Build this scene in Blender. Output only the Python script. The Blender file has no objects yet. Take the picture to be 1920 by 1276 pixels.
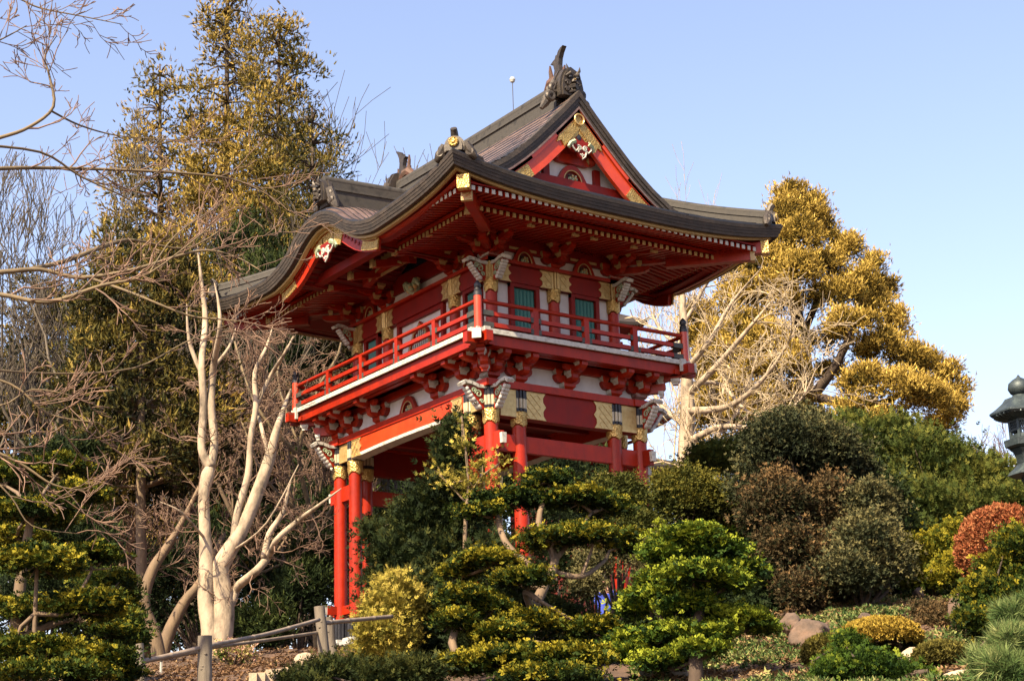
import bpy, math, random
import numpy as np
from mathutils import Vector
R_ = math.radians
S = bpy.context.scene
COL = S.collection
# ------------------------------------------------------------------ camera (solved from the photograph)
U = 1.8                                   # metres per gate unit
PI_, YA, RO, FX = 0.2821, 0.9577, -0.0313, 3296.7
CAM = np.array([-13.2867*U, -19.6251*U, 1.6])
ZOFF = 1.6 + 6.1947*U                     # world z of gate unit z = 0 (balcony deck)
_F = np.array([math.cos(PI_)*math.cos(YA), math.cos(PI_)*math.sin(YA), math.sin(PI_)])
_R = np.array([math.sin(YA), -math.cos(YA), 0.0]); _U = np.cross(_R, _F)
_R2 = _R*math.cos(RO)+_U*math.sin(RO); _U2 = -_R*math.sin(RO)+_U*math.cos(RO)
cd = bpy.data.cameras.new('camera'); cam = bpy.data.objects.new('camera', cd); COL.objects.link(cam)
from mathutils import Matrix
cam.matrix_world = Matrix(((_R2[0], _U2[0], -_F[0], CAM[0]), (_R2[1], _U2[1], -_F[1], CAM[1]), (_R2[2], _U2[2], -_F[2], CAM[2]), (0, 0, 0, 1)))
cd.sensor_width = 36; cd.lens = FX/1920*36; cd.clip_end = 3000; cd.clip_start = 0.1
S.camera = cam
# ------------------------------------------------------------------ light
SUN_EL, SUN_AZ = R_(45), math.atan2(-math.sin(R_(21)), -math.cos(R_(21)))
W = bpy.data.worlds.new('World'); S.world = W; W.use_nodes = True
nt = W.node_tree; bg = nt.nodes['Background']
sk = nt.nodes.new('ShaderNodeTexSky'); sk.sky_type = 'NISHITA'; sk.sun_disc = False
sk.sun_elevation = SUN_EL; sk.sun_rotation = math.pi/2 - SUN_AZ
sk.air_density = 1.0; sk.dust_density = 1.6; sk.ozone_density = 1.5
wb = nt.nodes.new('ShaderNodeVectorMath'); wb.operation = 'MULTIPLY'; wb.inputs[1].default_value = (1.17, 0.98, 0.94)   # white balance of the sky
nt.links.new(sk.outputs[0], wb.inputs[0]); nt.links.new(wb.outputs[0], bg.inputs[0]); bg.inputs[1].default_value = 0.100
sd = bpy.data.lights.new('sun', 'SUN'); sd.energy = 5.0; sd.angle = R_(0.53); sd.color = (1.0, 0.82, 0.54)
so = bpy.data.objects.new('sun', sd); COL.objects.link(so)
_s = Vector((math.cos(SUN_AZ)*math.cos(SUN_EL), math.sin(SUN_AZ)*math.cos(SUN_EL), math.sin(SUN_EL)))
so.rotation_euler = _s.to_track_quat('Z', 'Y').to_euler()
S.view_settings.view_transform = 'Standard'; S.view_settings.look = 'None'
S.view_settings.exposure = 1.72; S.view_settings.gamma = 1.0; S.view_settings.use_curve_mapping = False
S.render.engine = 'CYCLES'
S.cycles.max_bounces = 6; S.cycles.transparent_max_bounces = 4

def ray(u, v): return _F + _R2*((u-960)/FX) - _U2*((v-638)/FX)
def P(u, v, dist):                        # point seen at photo position (u, v), `dist` metres away over the ground
    d = ray(u, v); return CAM + d*(dist/math.hypot(d[0], d[1]))
def px(dist): return dist/FX*1.03         # metres per photo pixel at that distance
rng = np.random.default_rng(7); random.seed(7)

# ------------------------------------------------------------------ materials
KA = 0.66                                 # the photograph is exposed bright; keep true surface albedos
def rgb(c): return (c[0]*KA, c[1]*KA, c[2]*KA, 1.0)
def mat(name, c1, c2=None, rough=0.6, metal=0.0, scale=6.0, bump=0.0, bscale=None, stretch=(1, 1, 1), spec=0.5, coat=0.0, rnd=0.0, c3=None, voro=False, brick=None, wear=0.0):
    m = bpy.data.materials.new(name); m.use_nodes = True; t = m.node_tree; b = t.nodes['Principled BSDF']
    b.inputs['Roughness'].default_value = rough; b.inputs['Metallic'].default_value = metal
    b.inputs['Specular IOR Level'].default_value = spec; b.inputs['Coat Weight'].default_value = coat; b.inputs['Coat Roughness'].default_value = 0.25
    if c2 is None: c2 = tuple(x*0.75 for x in c1)
    tc = t.nodes.new('ShaderNodeTexCoord'); mp = t.nodes.new('ShaderNodeMapping'); mp.inputs['Scale'].default_value = stretch
    t.links.new(tc.outputs['Object'], mp.inputs[0])
    n = t.nodes.new('ShaderNodeTexNoise'); n.inputs['Scale'].default_value = scale; n.inputs['Detail'].default_value = 8; n.inputs['Roughness'].default_value = 0.65
    t.links.new(mp.outputs[0], n.inputs[0])
    r = t.nodes.new('ShaderNodeValToRGB'); r.color_ramp.elements[0].position = 0.32; r.color_ramp.elements[1].position = 0.68
    r.color_ramp.elements[0].color = rgb(c2); r.color_ramp.elements[1].color = rgb(c1)
    if c3: e = r.color_ramp.elements.new(0.5); e.color = rgb(c3)
    t.links.new(n.outputs[0], r.inputs[0]); out = r.outputs[0]
    if rnd:
        oi = t.nodes.new('ShaderNodeObjectInfo'); hs = t.nodes.new('ShaderNodeHueSaturation')
        mr = t.nodes.new('ShaderNodeMapRange'); mr.inputs[3].default_value = 1-rnd; mr.inputs[4].default_value = 1+rnd
        t.links.new(oi.outputs['Random'], mr.inputs[0]); t.links.new(mr.outputs[0], hs.inputs['Value']); t.links.new(out, hs.inputs['Color']); out = hs.outputs[0]
    if wear:                                # faded and dirty patches, streaked downwards
        m2 = t.nodes.new('ShaderNodeMapping'); m2.inputs['Scale'].default_value = (2.2, 2.2, .5); t.links.new(tc.outputs['Object'], m2.inputs[0])
        n3 = t.nodes.new('ShaderNodeTexNoise'); n3.inputs['Scale'].default_value = 2.0; n3.inputs['Detail'].default_value = 10; n3.inputs['Roughness'].default_value = .72; t.links.new(m2.outputs[0], n3.inputs[0])
        r3 = t.nodes.new('ShaderNodeMapRange'); r3.inputs[1].default_value = .48; r3.inputs[2].default_value = .85; r3.inputs[3].default_value = 0; r3.inputs[4].default_value = wear; t.links.new(n3.outputs[0], r3.inputs[0])
        mxw = t.nodes.new('ShaderNodeMixRGB'); mxw.inputs[2].default_value = (.03, .012, .008, 1); t.links.new(r3.outputs[0], mxw.inputs[0]); t.links.new(out, mxw.inputs[1]); out = mxw.outputs[0]
    bk = None
    if brick:
        sx_ = t.nodes.new('ShaderNodeSeparateXYZ'); cx_ = t.nodes.new('ShaderNodeCombineXYZ'); t.links.new(tc.outputs['Object'], sx_.inputs[0]); t.links.new(sx_.outputs[0], cx_.inputs[0]); t.links.new(sx_.outputs[2], cx_.inputs[1])
        bk = t.nodes.new('ShaderNodeTexBrick'); t.links.new(cx_.outputs[0], bk.inputs[0]); bk.inputs['Scale'].default_value = 1; bk.inputs['Brick Width'].default_value = brick[0]; bk.inputs['Row Height'].default_value = brick[1]; bk.inputs['Mortar Size'].default_value = .004; bk.inputs['Color1'].default_value = (1, 1, 1, 1); bk.inputs['Color2'].default_value = (.6, .6, .6, 1); bk.inputs['Mortar'].default_value = (.25, .25, .25, 1)
        mb_ = t.nodes.new('ShaderNodeMixRGB'); mb_.blend_type = 'MULTIPLY'; mb_.inputs[0].default_value = .8; t.links.new(out, mb_.inputs[1]); t.links.new(bk.outputs[0], mb_.inputs[2]); out = mb_.outputs[0]
    t.links.new(out, b.inputs['Base Color'])
    if bump:
        if voro: n2 = t.nodes.new('ShaderNodeTexVoronoi')
        else: n2 = t.nodes.new('ShaderNodeTexNoise'); n2.inputs['Detail'].default_value = 6
        n2.inputs['Scale'].default_value = bscale or scale*4; t.links.new(mp.outputs[0], n2.inputs[0])
        bp = t.nodes.new('ShaderNodeBump'); bp.inputs['Strength'].default_value = bump; bp.inputs['Distance'].default_value = 0.02
        t.links.new(n2.outputs[0], bp.inputs['Height']); t.links.new(bp.outputs[0], b.inputs['Normal'])
    rr = t.nodes.new('ShaderNodeMapRange'); rr.inputs[3].default_value = max(0.05, rough-0.12); rr.inputs[4].default_value = min(1, rough+0.12)
    t.links.new(n.outputs[0], rr.inputs[0]); t.links.new(rr.outputs[0], b.inputs['Roughness'])
    return m
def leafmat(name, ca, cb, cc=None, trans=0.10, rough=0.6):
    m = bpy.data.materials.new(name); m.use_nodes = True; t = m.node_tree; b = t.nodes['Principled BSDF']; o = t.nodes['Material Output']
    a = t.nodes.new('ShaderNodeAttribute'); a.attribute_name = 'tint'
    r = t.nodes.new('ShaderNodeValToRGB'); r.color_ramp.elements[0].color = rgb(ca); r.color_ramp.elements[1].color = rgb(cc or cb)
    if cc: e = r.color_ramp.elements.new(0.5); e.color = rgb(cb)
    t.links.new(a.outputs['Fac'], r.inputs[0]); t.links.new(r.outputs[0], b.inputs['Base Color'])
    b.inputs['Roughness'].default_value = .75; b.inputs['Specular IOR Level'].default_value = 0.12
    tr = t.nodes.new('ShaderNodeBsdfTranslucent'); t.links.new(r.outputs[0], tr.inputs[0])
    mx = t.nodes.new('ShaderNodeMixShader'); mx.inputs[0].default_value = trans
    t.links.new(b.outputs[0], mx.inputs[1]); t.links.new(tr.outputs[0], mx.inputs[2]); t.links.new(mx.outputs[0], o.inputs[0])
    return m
M = dict(
 red=mat('red_lacquer', (0.42, 0.026, 0.005), (0.31, 0.016, 0.004), rough=0.38, scale=3, bump=0.06, bscale=30, rnd=0.14, wear=.7, coat=0.04, spec=0.22),
 redflat=mat('red_paint', (0.27, 0.012, 0.006), (0.20, 0.008, 0.005), rough=0.5, scale=2.5, bump=0.06, bscale=24, rnd=0.08, wear=.6, spec=0.2),
 redlit=mat('sunlit_red', (0.66, 0.062, 0.010), (0.54, 0.042, 0.008), rough=0.34, scale=3, wear=.15, coat=0.1),  # lacquer red brightened toward orange, direct sun put into the colour
 white=mat('white_plaster', (0.80, 0.77, 0.78), (0.64, 0.61, 0.61), rough=0.8, scale=3, bump=0.05),
 trim=mat('white_trim', (0.60, 0.57, 0.50), (0.30, 0.28, 0.24), rough=0.6, scale=9, bump=0.1, c3=(0.56, 0.55, 0.50)),
 cream=mat('cream_paint', (0.56, 0.40, 0.17), (0.46, 0.33, 0.14), rough=0.6, scale=5),
 gold=mat('gilt_metal', (0.80, 0.56, 0.20), (0.46, 0.28, 0.08), rough=0.38, metal=0.75, scale=14, bump=0.9, bscale=26, voro=True),
 goldpanel=mat('gilt_lattice', (0.84, 0.62, 0.27), (0.60, 0.40, 0.15), rough=0.42, metal=0.6, scale=9, bump=0.4, bscale=18),
 goldline=mat('gilt_line', (0.30, 0.16, 0.04), (0.22, 0.11, 0.03), rough=0.5, metal=0.5),
 teal=mat('teal_shutter', (0.012, 0.19, 0.17), (0.010, 0.13, 0.12), rough=0.55, scale=8),
 dark=mat('dark_iron', (0.022, 0.024, 0.034), (0.012, 0.012, 0.018), rough=0.5, scale=8),
 gray=mat('rail_metal', (0.10, 0.095, 0.085), (0.05, 0.05, 0.045), rough=0.6, metal=0.3, scale=10),
 green=mat('carved_green', (0.16, 0.34, 0.20), (0.06, 0.19, 0.10), rough=0.6, scale=12, c3=(0.42, 0.46, 0.30)),
 copper=mat('copper_roof', (0.40, 0.27, 0.22), (0.17, 0.11, 0.095), rough=0.38, metal=0.45, scale=2.2, bump=0.12, bscale=10, stretch=(1, 1, 3), rnd=0.16, wear=.35, c3=(0.29, 0.19, 0.155)),
 copperedge=mat('copper_edge', (0.080, 0.060, 0.047), (0.034, 0.028, 0.024), rough=0.68, metal=0.1, scale=5, bump=0.3, bscale=16, rnd=0.14, wear=.5, brick=(.26, .075)),
 roofgrey=mat('grey_roof', (0.20, 0.19, 0.165), (0.09, 0.085, 0.075), rough=0.6, metal=0.1, scale=5, bump=0.3, bscale=20, c3=(0.14, 0.13, 0.115), wear=.4),
 patina=mat('dark_patina', (0.052, 0.050, 0.050), (0.026, 0.026, 0.027), rough=0.72, metal=0.1, spec=0.25, scale=4, bump=0.15, bscale=12, c3=(0.065, 0.06, 0.055)),
 oni=mat('cast_bronze', (0.085, 0.068, 0.055), (0.035, 0.03, 0.027), rough=0.5, metal=0.4, scale=10, bump=0.3),
 finrust=mat('rust_fin', (0.13, 0.05, 0.035), (0.06, 0.04, 0.02), rough=0.7, scale=12, bump=0.4),
 stone=mat('pale_granite', (0.50, 0.50, 0.48), (0.36, 0.36, 0.35), rough=0.8, scale=12, bump=0.2),
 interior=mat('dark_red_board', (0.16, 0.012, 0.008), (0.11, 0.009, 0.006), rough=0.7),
 rock=mat('brown_rock', (0.21, 0.13, 0.09), (0.05, 0.035, 0.028), rough=0.9, scale=3.8, bump=1.0, bscale=13, c3=(0.125, 0.083, 0.06)),
 palerock=mat('pale_rock', (0.56, 0.44, 0.31), (0.34, 0.26, 0.19), rough=0.85, scale=4, bump=0.6, bscale=12),
 wood=mat('weathered_post', (0.24, 0.20, 0.155), (0.11, 0.09, 0.07), rough=0.85, scale=7, bump=0.6, bscale=18, stretch=(1, 1, .15)),
 bamboo=mat('grey_bamboo', (0.34, 0.27, 0.21), (0.17, 0.13, 0.10), rough=0.55, scale=6, bump=0.1),
 barkwhite=mat('pale_bark', (0.52, 0.41, 0.30), (0.11, 0.085, 0.06), rough=0.85, scale=3.2, bump=0.9, bscale=9, stretch=(1, 1, .5), c3=(0.40, 0.315, 0.225)),
 barkdark=mat('dark_bark', (0.10, 0.066, 0.045), (0.045, 0.03, 0.022), rough=0.9, scale=5, bump=0.8, bscale=14, stretch=(1, 1, .3)),
 barkmid=mat('brown_bark', (0.24, 0.165, 0.10), (0.12, 0.08, 0.05), rough=0.85, scale=5, bump=0.4, stretch=(1, 1, .4)),
 barkgray=mat('grey_twigs', (0.15, 0.12, 0.085), (0.075, 0.06, 0.045), rough=0.85, scale=3),
 twigpink=mat('pink_twigs', (0.27, 0.155, 0.10), (0.10, 0.06, 0.04), rough=0.75, scale=3),
 twigtan=mat('tan_branches', (0.22, 0.155, 0.075), (0.09, 0.065, 0.035), rough=0.75, scale=4, bump=0.2),
 twigpale=mat('bleached_twigs', (0.62, 0.50, 0.33), (0.42, 0.32, 0.20), rough=0.8, scale=3),
 bronze=mat('verdigris_bronze', (0.085, 0.115, 0.115), (0.032, 0.045, 0.052), rough=0.5, metal=0.4, scale=7, bump=0.3, c3=(0.05, 0.07, 0.078)),
 cloth=mat('blue_cloth', (0.02, 0.06, 0.50), (0.015, 0.035, 0.30), rough=0.8, scale=8, bump=0.4),
 skin=mat('skin', (0.50, 0.28, 0.19), (0.45, 0.25, 0.17), rough=0.55), hair=mat('dark_hair', (0.03, 0.02, 0.015), rough=0.6),
 ball=mat('glass_ball', (0.60, 0.62, 0.60), (0.42, 0.46, 0.45), rough=0.2),
)
L = dict(
 gold_conifer=leafmat('gold_needles', (0.055, 0.050, 0.012), (0.34, 0.23, 0.040), (0.70, 0.50, 0.12)),
 olive_conifer=leafmat('olive_needles', (0.014, 0.020, 0.007), (0.13, 0.11, 0.024), (0.42, 0.29, 0.065)),
 hinoki=leafmat('hinoki_sprays', (0.006, 0.018, 0.004), (0.040, 0.068, 0.007), (0.30, 0.25, 0.018)),
 hinoki2=leafmat('bright_sprays', (0.010, 0.030, 0.006), (0.055, 0.105, 0.010), (0.28, 0.32, 0.025)),
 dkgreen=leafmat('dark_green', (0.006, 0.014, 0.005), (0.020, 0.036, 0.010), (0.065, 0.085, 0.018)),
 thuja=leafmat('thuja_shaded', (0.008, 0.016, 0.005), (0.022, 0.036, 0.009), (0.085, 0.088, 0.018)),  # greens darkened to carry the shade of unseen trees
 thujagold=leafmat('thuja_gold', (0.12, 0.12, 0.02), (0.34, 0.28, 0.045), (0.55, 0.42, 0.09)),
 ballgreen=leafmat('ball_shrub', (0.022, 0.032, 0.008), (0.065, 0.075, 0.014), (0.17, 0.15, 0.022)),
 juniper=leafmat('juniper_green', (0.014, 0.022, 0.010), (0.050, 0.058, 0.026), (0.17, 0.15, 0.06)),
 juniperrust=leafmat('juniper_rust', (0.020, 0.026, 0.010), (0.070, 0.052, 0.024), (0.19, 0.115, 0.048)),
 hedge=leafmat('hedge_green', (0.022, 0.040, 0.010), (0.060, 0.085, 0.016), (0.17, 0.17, 0.03)),
 redleaf=leafmat('rust_leaves', (0.13, 0.035, 0.014), (0.34, 0.10, 0.04), (0.48, 0.22, 0.09)),
 clipgold=leafmat('clipped_gold', (0.20, 0.12, 0.018), (0.42, 0.29, 0.045), (0.56, 0.42, 0.08)),
 clipolive=leafmat('clipped_olive', (0.035, 0.035, 0.010), (0.10, 0.09, 0.02), (0.20, 0.17, 0.035)),
 pine=leafmat('pine_needles', (0.03, 0.07, 0.02), (0.10, 0.17, 0.05), (0.30, 0.33, 0.13)),
 cover=leafmat('ground_cover', (0.022, 0.055, 0.016), (0.09, 0.15, 0.04), (0.40, 0.38, 0.14)),
 litter=leafmat('leaf_litter', (0.08, 0.042, 0.024), (0.22, 0.125, 0.065), (0.46, 0.32, 0.16)),
 flower=leafmat('pink_flowers', (0.10, 0.16, 0.03), (0.46, 0.40, 0.12), (0.65, 0.38, 0.30)),
)
# ------------------------------------------------------------------ mesh helpers
class MB:
    def __init__(s): s.v = []; s.f = []; s.m = []; s.k = 0
    def add(s, vs, fs, k=None):
        n = len(s.v); s.v += [tuple(map(float, q)) for q in vs]; s.f += [tuple(i+n for i in q) for q in fs]; s.m += [s.k if k is None else k]*len(fs); return s
    def box(s, c, d, k=None, taper=1.0):
        x, y, z = c; a, b, h = d[0]/2, d[1]/2, d[2]/2; t = taper
        vs = [(x-a*t, y-b*t, z-h), (x+a*t, y-b*t, z-h), (x+a*t, y+b*t, z-h), (x-a*t, y+b*t, z-h), (x-a, y-b, z+h), (x+a, y-b, z+h), (x+a, y+b, z+h), (x-a, y+b, z+h)]
        return s.add(vs, [(0, 3, 2, 1), (4, 5, 6, 7), (0, 1, 5, 4), (1, 2, 6, 5), (2, 3, 7, 6), (3, 0, 4, 7)], k)
    def beam(s, p, q, w, h, k=None):
        p, q = Vector(p), Vector(q); d = (q-p).normalized(); up = Vector((0, 0, 1)) if abs(d.z) < .95 else Vector((1, 0, 0))
        a = d.cross(up).normalized()*w/2; b = a.cross(d).normalized()*h/2
        vs = [p-a-b, p+a-b, p+a+b, p-a+b, q-a-b, q+a-b, q+a+b, q-a+b]
        return s.add(vs, [(0, 1, 2, 3), (7, 6, 5, 4), (0, 4, 5, 1), (1, 5, 6, 2), (2, 6, 7, 3), (3, 7, 4, 0)], k)
    def tube(s, pts, r, n=8, k=None, cap=True):
        pts = [Vector(p) for p in pts]; rs = r if isinstance(r, (list, tuple)) else [r]*len(pts); vs = []; fs = []; a = None
        for i, p in enumerate(pts):
            d = (pts[min(i+1, len(pts)-1)]-pts[max(i-1, 0)]).normalized()
            if a is None: a = d.orthogonal().normalized()
            else: a = (a-d*a.dot(d)).normalized()
            b = d.cross(a)
            for j in range(n): t = 2*math.pi*j/n; vs.append(p+(a*math.cos(t)+b*math.sin(t))*rs[i])
        for i in range(len(pts)-1):
            for j in range(n): fs.append((i*n+j, i*n+(j+1) % n, (i+1)*n+(j+1) % n, (i+1)*n+j))
        if cap: fs += [tuple(range(n))[::-1], tuple((len(pts)-1)*n+j for j in range(n))]
        return s.add(vs, fs, k)
    def lathe(s, prof, c=(0, 0, 0), n=20, k=None, rot=0.0, mod=None):
        vs = []; fs = []
        for i, (r, z) in enumerate(prof):
            for j in range(n):
                t = 2*math.pi*(j+rot)/n; dz = mod(i, t) if mod else 0
                vs.append((c[0]+r*math.cos(t), c[1]+r*math.sin(t), c[2]+z+dz))
        for i in range(len(prof)-1):
            for j in range(n): fs.append((i*n+j, i*n+(j+1) % n, (i+1)*n+(j+1) % n, (i+1)*n+j))
        fs += [tuple(range(n))[::-1], tuple((len(prof)-1)*n+j for j in range(n))]
        return s.add(vs, fs, k)
    def prism(s, poly, fn, d0, d1, k=None):        # poly in (a, b); fn(a, b, depth) -> xyz
        n = len(poly); vs = [fn(a, b, d0) for a, b in poly]+[fn(a, b, d1) for a, b in poly]
        return s.add(vs, [tuple(range(n)), tuple(range(2*n-1, n-1, -1))]+[(i, i+n, (i+1) % n+n, (i+1) % n) for i in range(n)], k)
    def strip(s, A, B, k=None):                    # quad strip between two point rows
        n = len(A); return s.add(list(A)+list(B), [(i, i+1, n+i+1, n+i) for i in range(n-1)], k)
    def slab(s, A, B, C, D, k=None):               # closed sweep with a 4-point section (rows of points)
        n = len(A); rows = list(A)+list(B)+list(C)+list(D); fs = []
        for q in range(4):
            r = (q+1) % 4
            for i in range(n-1): fs.append((q*n+i, q*n+i+1, r*n+i+1, r*n+i))
        fs += [(0, n, 2*n, 3*n), (n-1, 4*n-1, 3*n-1, 2*n-1)]
        return s.add(rows, fs, k)
    def mesh(s, name, mats, smooth=False, sc=1.0):
        me = bpy.data.meshes.new(name); v = np.array(s.v)*sc
        me.from_pydata(v.tolist(), [], s.f)
        for m in (mats if isinstance(mats, (list, tuple)) else [mats]): me.materials.append(m)
        if any(s.m): me.polygons.foreach_set('material_index', s.m)
        if smooth:
            me.polygons.foreach_set('use_smooth', [True]*len(me.polygons))
            if smooth != 'all': me.set_sharp_from_angle(angle=R_(40))
        me.update(); return me
def link(name, me, parent=None, loc=(0, 0, 0), rz=0.0, **kw):
    o = bpy.data.objects.new(name, me); COL.objects.link(o); o.location = loc; o.rotation_euler = (0, 0, rz)
    if parent is not None: o.parent = parent
    for k, v in kw.items(): o[k] = v
    return o
def thing(name, label, cat, loc, group=None, me=None, kind=None):
    o = link(name, me, None, tuple(float(x) for x in loc)); o['label'] = label; o['category'] = cat
    if group: o['group'] = group
    if kind: o['kind'] = kind
    return o
# ------------------------------------------------------------------ terrain
ctrl = [(330, 1270, 27), (480, 1240, 36), (640, 1224, 43), (900, 1180, 38), (1130, 1160, 37), (1170, 1190, 45), (1400, 1270, 21), (1250, 1285, 19.5), (1500, 1190, 26), (1560, 1140, 29),
        (1720, 1120, 31), (1850, 1180, 24), (1900, 1290, 17), (1760, 1240, 22), (600, 1290, 20), (380, 1330, 17), (100, 1330, 20), (0, 1290, 35), (250, 1235, 40), (800, 1330, 19), (1000, 1330, 18),
        (1300, 1175, 36), (1450, 1110, 38), (1650, 1080, 42), (1900, 1060, 40)]
TP = [P(*c) for c in ctrl]
_a = [(-60, -60, -1.5), (-24, -35, 0), (-15, -40, -.3), (-33, -28, -.2), (-40, -10, 1.5), (0, -45, 1), (30, -30, 4), (25, -10, 8.5), (0, 0, 6.45), (6, 6, 6.5), (-4, 8, 6.4), (15, 15, 8.5), (-20, 12, 5.5), (-8, 20, 6.2), (-40, 40, 5), (0, 60, 6), (60, 60, 7), (60, 0, 7), (40, 30, 7.5), (-80, 80, 4), (-100, -100, -2), (100, 100, 7), (100, -60, 3), (-100, 20, 0), (16, 0, 8.6), (-18, -29, 1.2), (-20, -31, .6)]
TP += [np.array(q, float) for q in _a]; TP = np.array(TP)
def _phi(r): return np.where(r > 0, r, 0)          # biharmonic-like linear kernel: gentle, no overshoot
_D = np.linalg.norm(TP[:, None, :2]-TP[None, :, :2], axis=2)
_Wt = np.linalg.solve(np.block([[_phi(_D)+0.0*np.eye(len(TP)), np.ones((len(TP), 1))], [np.ones((1, len(TP))), np.zeros((1, 1))]]), np.append(TP[:, 2], 0))
def ground(x, y):
    x = np.atleast_1d(np.asarray(x, float)); y = np.atleast_1d(np.asarray(y, float))
    r = np.hypot(x[:, None]-TP[None, :, 0], y[:, None]-TP[None, :, 1]); z = _phi(r)@_Wt[:-1]+_Wt[-1]
    far = np.clip((np.hypot(x, y)-110)/60, 0, 1); z = z*(1-far)+6*far*0.5
    return z
def gz(x, y): return float(ground(x, y)[0])
def grid_mesh(name, xs, ys, fz, m, smooth=True):
    X, Y = np.meshgrid(xs, ys); Z = fz(X.ravel(), Y.ravel()); V = np.column_stack([X.ravel(), Y.ravel(), Z])
    nx, ny = len(xs), len(ys); i = np.arange(nx*ny).reshape(ny, nx); F = np.stack([i[:-1, :-1], i[:-1, 1:], i[1:, 1:], i[1:, :-1]], -1).reshape(-1, 4)
    me = bpy.data.meshes.new(name); me.from_pydata(V.tolist(), [], F.tolist()); me.materials.append(m)
    me.polygons.foreach_set('use_smooth', [smooth]*len(me.polygons)); return me
def gnoise(x, y):
    return 0.05*np.sin(x*2.1+1)*np.cos(y*1.7)+0.03*np.sin(x*5.3+y*3.1)+0.02*np.sin(x*9.1-y*7.7)
soil = mat('soil', (0.15, 0.085, 0.052), (0.055, 0.033, 0.022), rough=0.95, scale=1.6, bump=1.0, bscale=14, c3=(0.10, 0.058, 0.036))
xs = np.unique(np.concatenate([np.linspace(-900, -110, 10), np.linspace(-110, -42, 12), np.linspace(-40, 40, 200), np.linspace(42, 110, 12), np.linspace(110, 900, 10)]))
ys = np.unique(np.concatenate([np.linspace(-900, -110, 10), np.linspace(-110, -50, 12), np.linspace(-48, 45, 220), np.linspace(47, 110, 12), np.linspace(110, 900, 10)]))
link('ground', grid_mesh('ground', xs, ys, lambda x, y: ground(x, y)+gnoise(x, y)*(np.hypot(x, y) < 60), soil), None, kind='structure')
# ------------------------------------------------------------------ the gate (built in gate units, 1 unit = U metres)
ZB = -3.48; A0, B0, AL, BL = 1.0, 1.727, 1.19, 1.92
gate = thing('temple_gate', 'two-storey red temple gate with dark curved copper roof, white balcony edge and gilt fittings', 'gate', (0, 0, ZOFF+ZB*U))
FR = {'R': 0.0, 'L': -math.pi/2, 'X': math.pi/2, 'K': math.pi}
def rot(k, x, y):
    c, s_ = round(math.cos(FR[k])), round(math.sin(FR[k])); return (x*c-y*s_, x*s_+y*c)
def put(name, me, k='R', s=0.0, out=0.0, z=0.0, parent=None, rz=0.0, **kw):   # on a face of the gate: s along it, `out` from the centre
    if parent is None:
        x, y = rot(k, s, -out); return link(name, me, gate, (x*U, y*U, (z-ZB)*U), FR[k]+rz, **kw)
    return link(name, me, parent, (s*U, -out*U, z*U), rz, **kw)
def half(k, r, l): return r if k in 'RK' else l                       # value on the long / short side
def mesh(mb, name, mats, smooth=False): return mb.mesh(name, mats, smooth, U)
def smoothstep(t): t = max(0, min(1, t)); return t*t*(3-2*t)
# ---- columns
def col_mesh(r, h, n=24): return mesh(MB().lathe([(r, 0), (r, h*.5), (r*.985, h)], n=n), 'column', M['red'], True)
def cap_mesh(r, h):                                                   # gilt collar with a leaf-shaped lower edge
    mod = lambda i, t: (0.042*abs(math.sin(t*2))-0.01) if i == 0 else 0
    return mesh(MB().lathe([(r+.012, 0), (r+.017, .05), (r+.015, h*.6), (r+.022, h-.02), (r+.016, h)], n=32, mod=mod), 'gold_collar', M['gold'], True)
def flute_mesh(r, h, mid, end, n=12):
    mb = MB()
    for j in range(n):
        t = 2*math.pi*(j+.5)/n; x, y = (r+.006)*math.cos(t), (r+.006)*math.sin(t)
        for z0, z1, kk in ((0, .16, 1), (.16, .62, 0), (.62, 1, 1)):
            mb.tube([(x, y, z0*h), (x, y, z1*h)], .021, 6, kk)
    mb.tube([(0, 0, 0), (0, 0, h)], r, 12, 1)
    return mesh(mb, 'fluted_band', [mid, end], True)
ivory = mat('ivory_strip', (0.62, 0.56, 0.40), (0.5, 0.44, 0.3), rough=0.5)
lc, lcap, lfl = col_mesh(.092, 2.15), cap_mesh(.092, .19), flute_mesh(.088, .27, ivory, M['dark'])
shoe = MB()
for j in range(14): t = 2*math.pi*j/14; shoe.tube([(.1*math.cos(t), .1*math.sin(t), 0), (.1*math.cos(t), .1*math.sin(t), .27)], .02, 6)
shoe.tube([(0, 0, 0), (0, 0, .275)], .1, 16); shoe = mesh(shoe, 'iron_shoe', M['dark'], True)
stb = mesh(MB().box((0, 0, .06), (.34, .34, .18)).box((0, 0, .17), (.27, .27, .06), taper=1.1), 'stone_base', M['stone'])
D = .424; CL = []
for sx in (-1, 1):
    for sy in (-1, 1):
        for dx, dy in ((0, 0), (D, 0), (0, D)):
            CL.append((sx*(AL-dx), sy*(BL-dy)))
for x, y in CL:
    c = link('column', lc, gate, (x*U, y*U, (-3.06-ZB)*U))
    put('gold_collar', lcap, parent=c, z=2.0); put('fluted_band', lfl, parent=c, z=2.19)
    put('iron_shoe', shoe, parent=c, z=-.275); put('stone_base', stb, parent=c, z=-.47)
uc, ucap, ufl = col_mesh(.078, .98), cap_mesh(.078, .19), flute_mesh(.072, .22, M['goldpanel'], M['goldpanel'])
for k in 'RKLX':
    for s in ([-1, 0] if k in 'RK' else [-.5, .5]):
        s_ = s*A0 if k in 'RK' else s*2*.87
        c = put('column', uc, k, s_, half(k, B0, A0), 0); put('gold_collar', ucap, parent=c, z=.75); put('fluted_band', ufl, parent=c, z=.94)
for x, y in ((A0, -B0), (-A0, B0)):
    c = link('column', uc, gate, (x*U, y*U, -ZB*U)); put('gold_collar', ucap, parent=c, z=.75); put('fluted_band', ufl, parent=c, z=.94)
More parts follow.
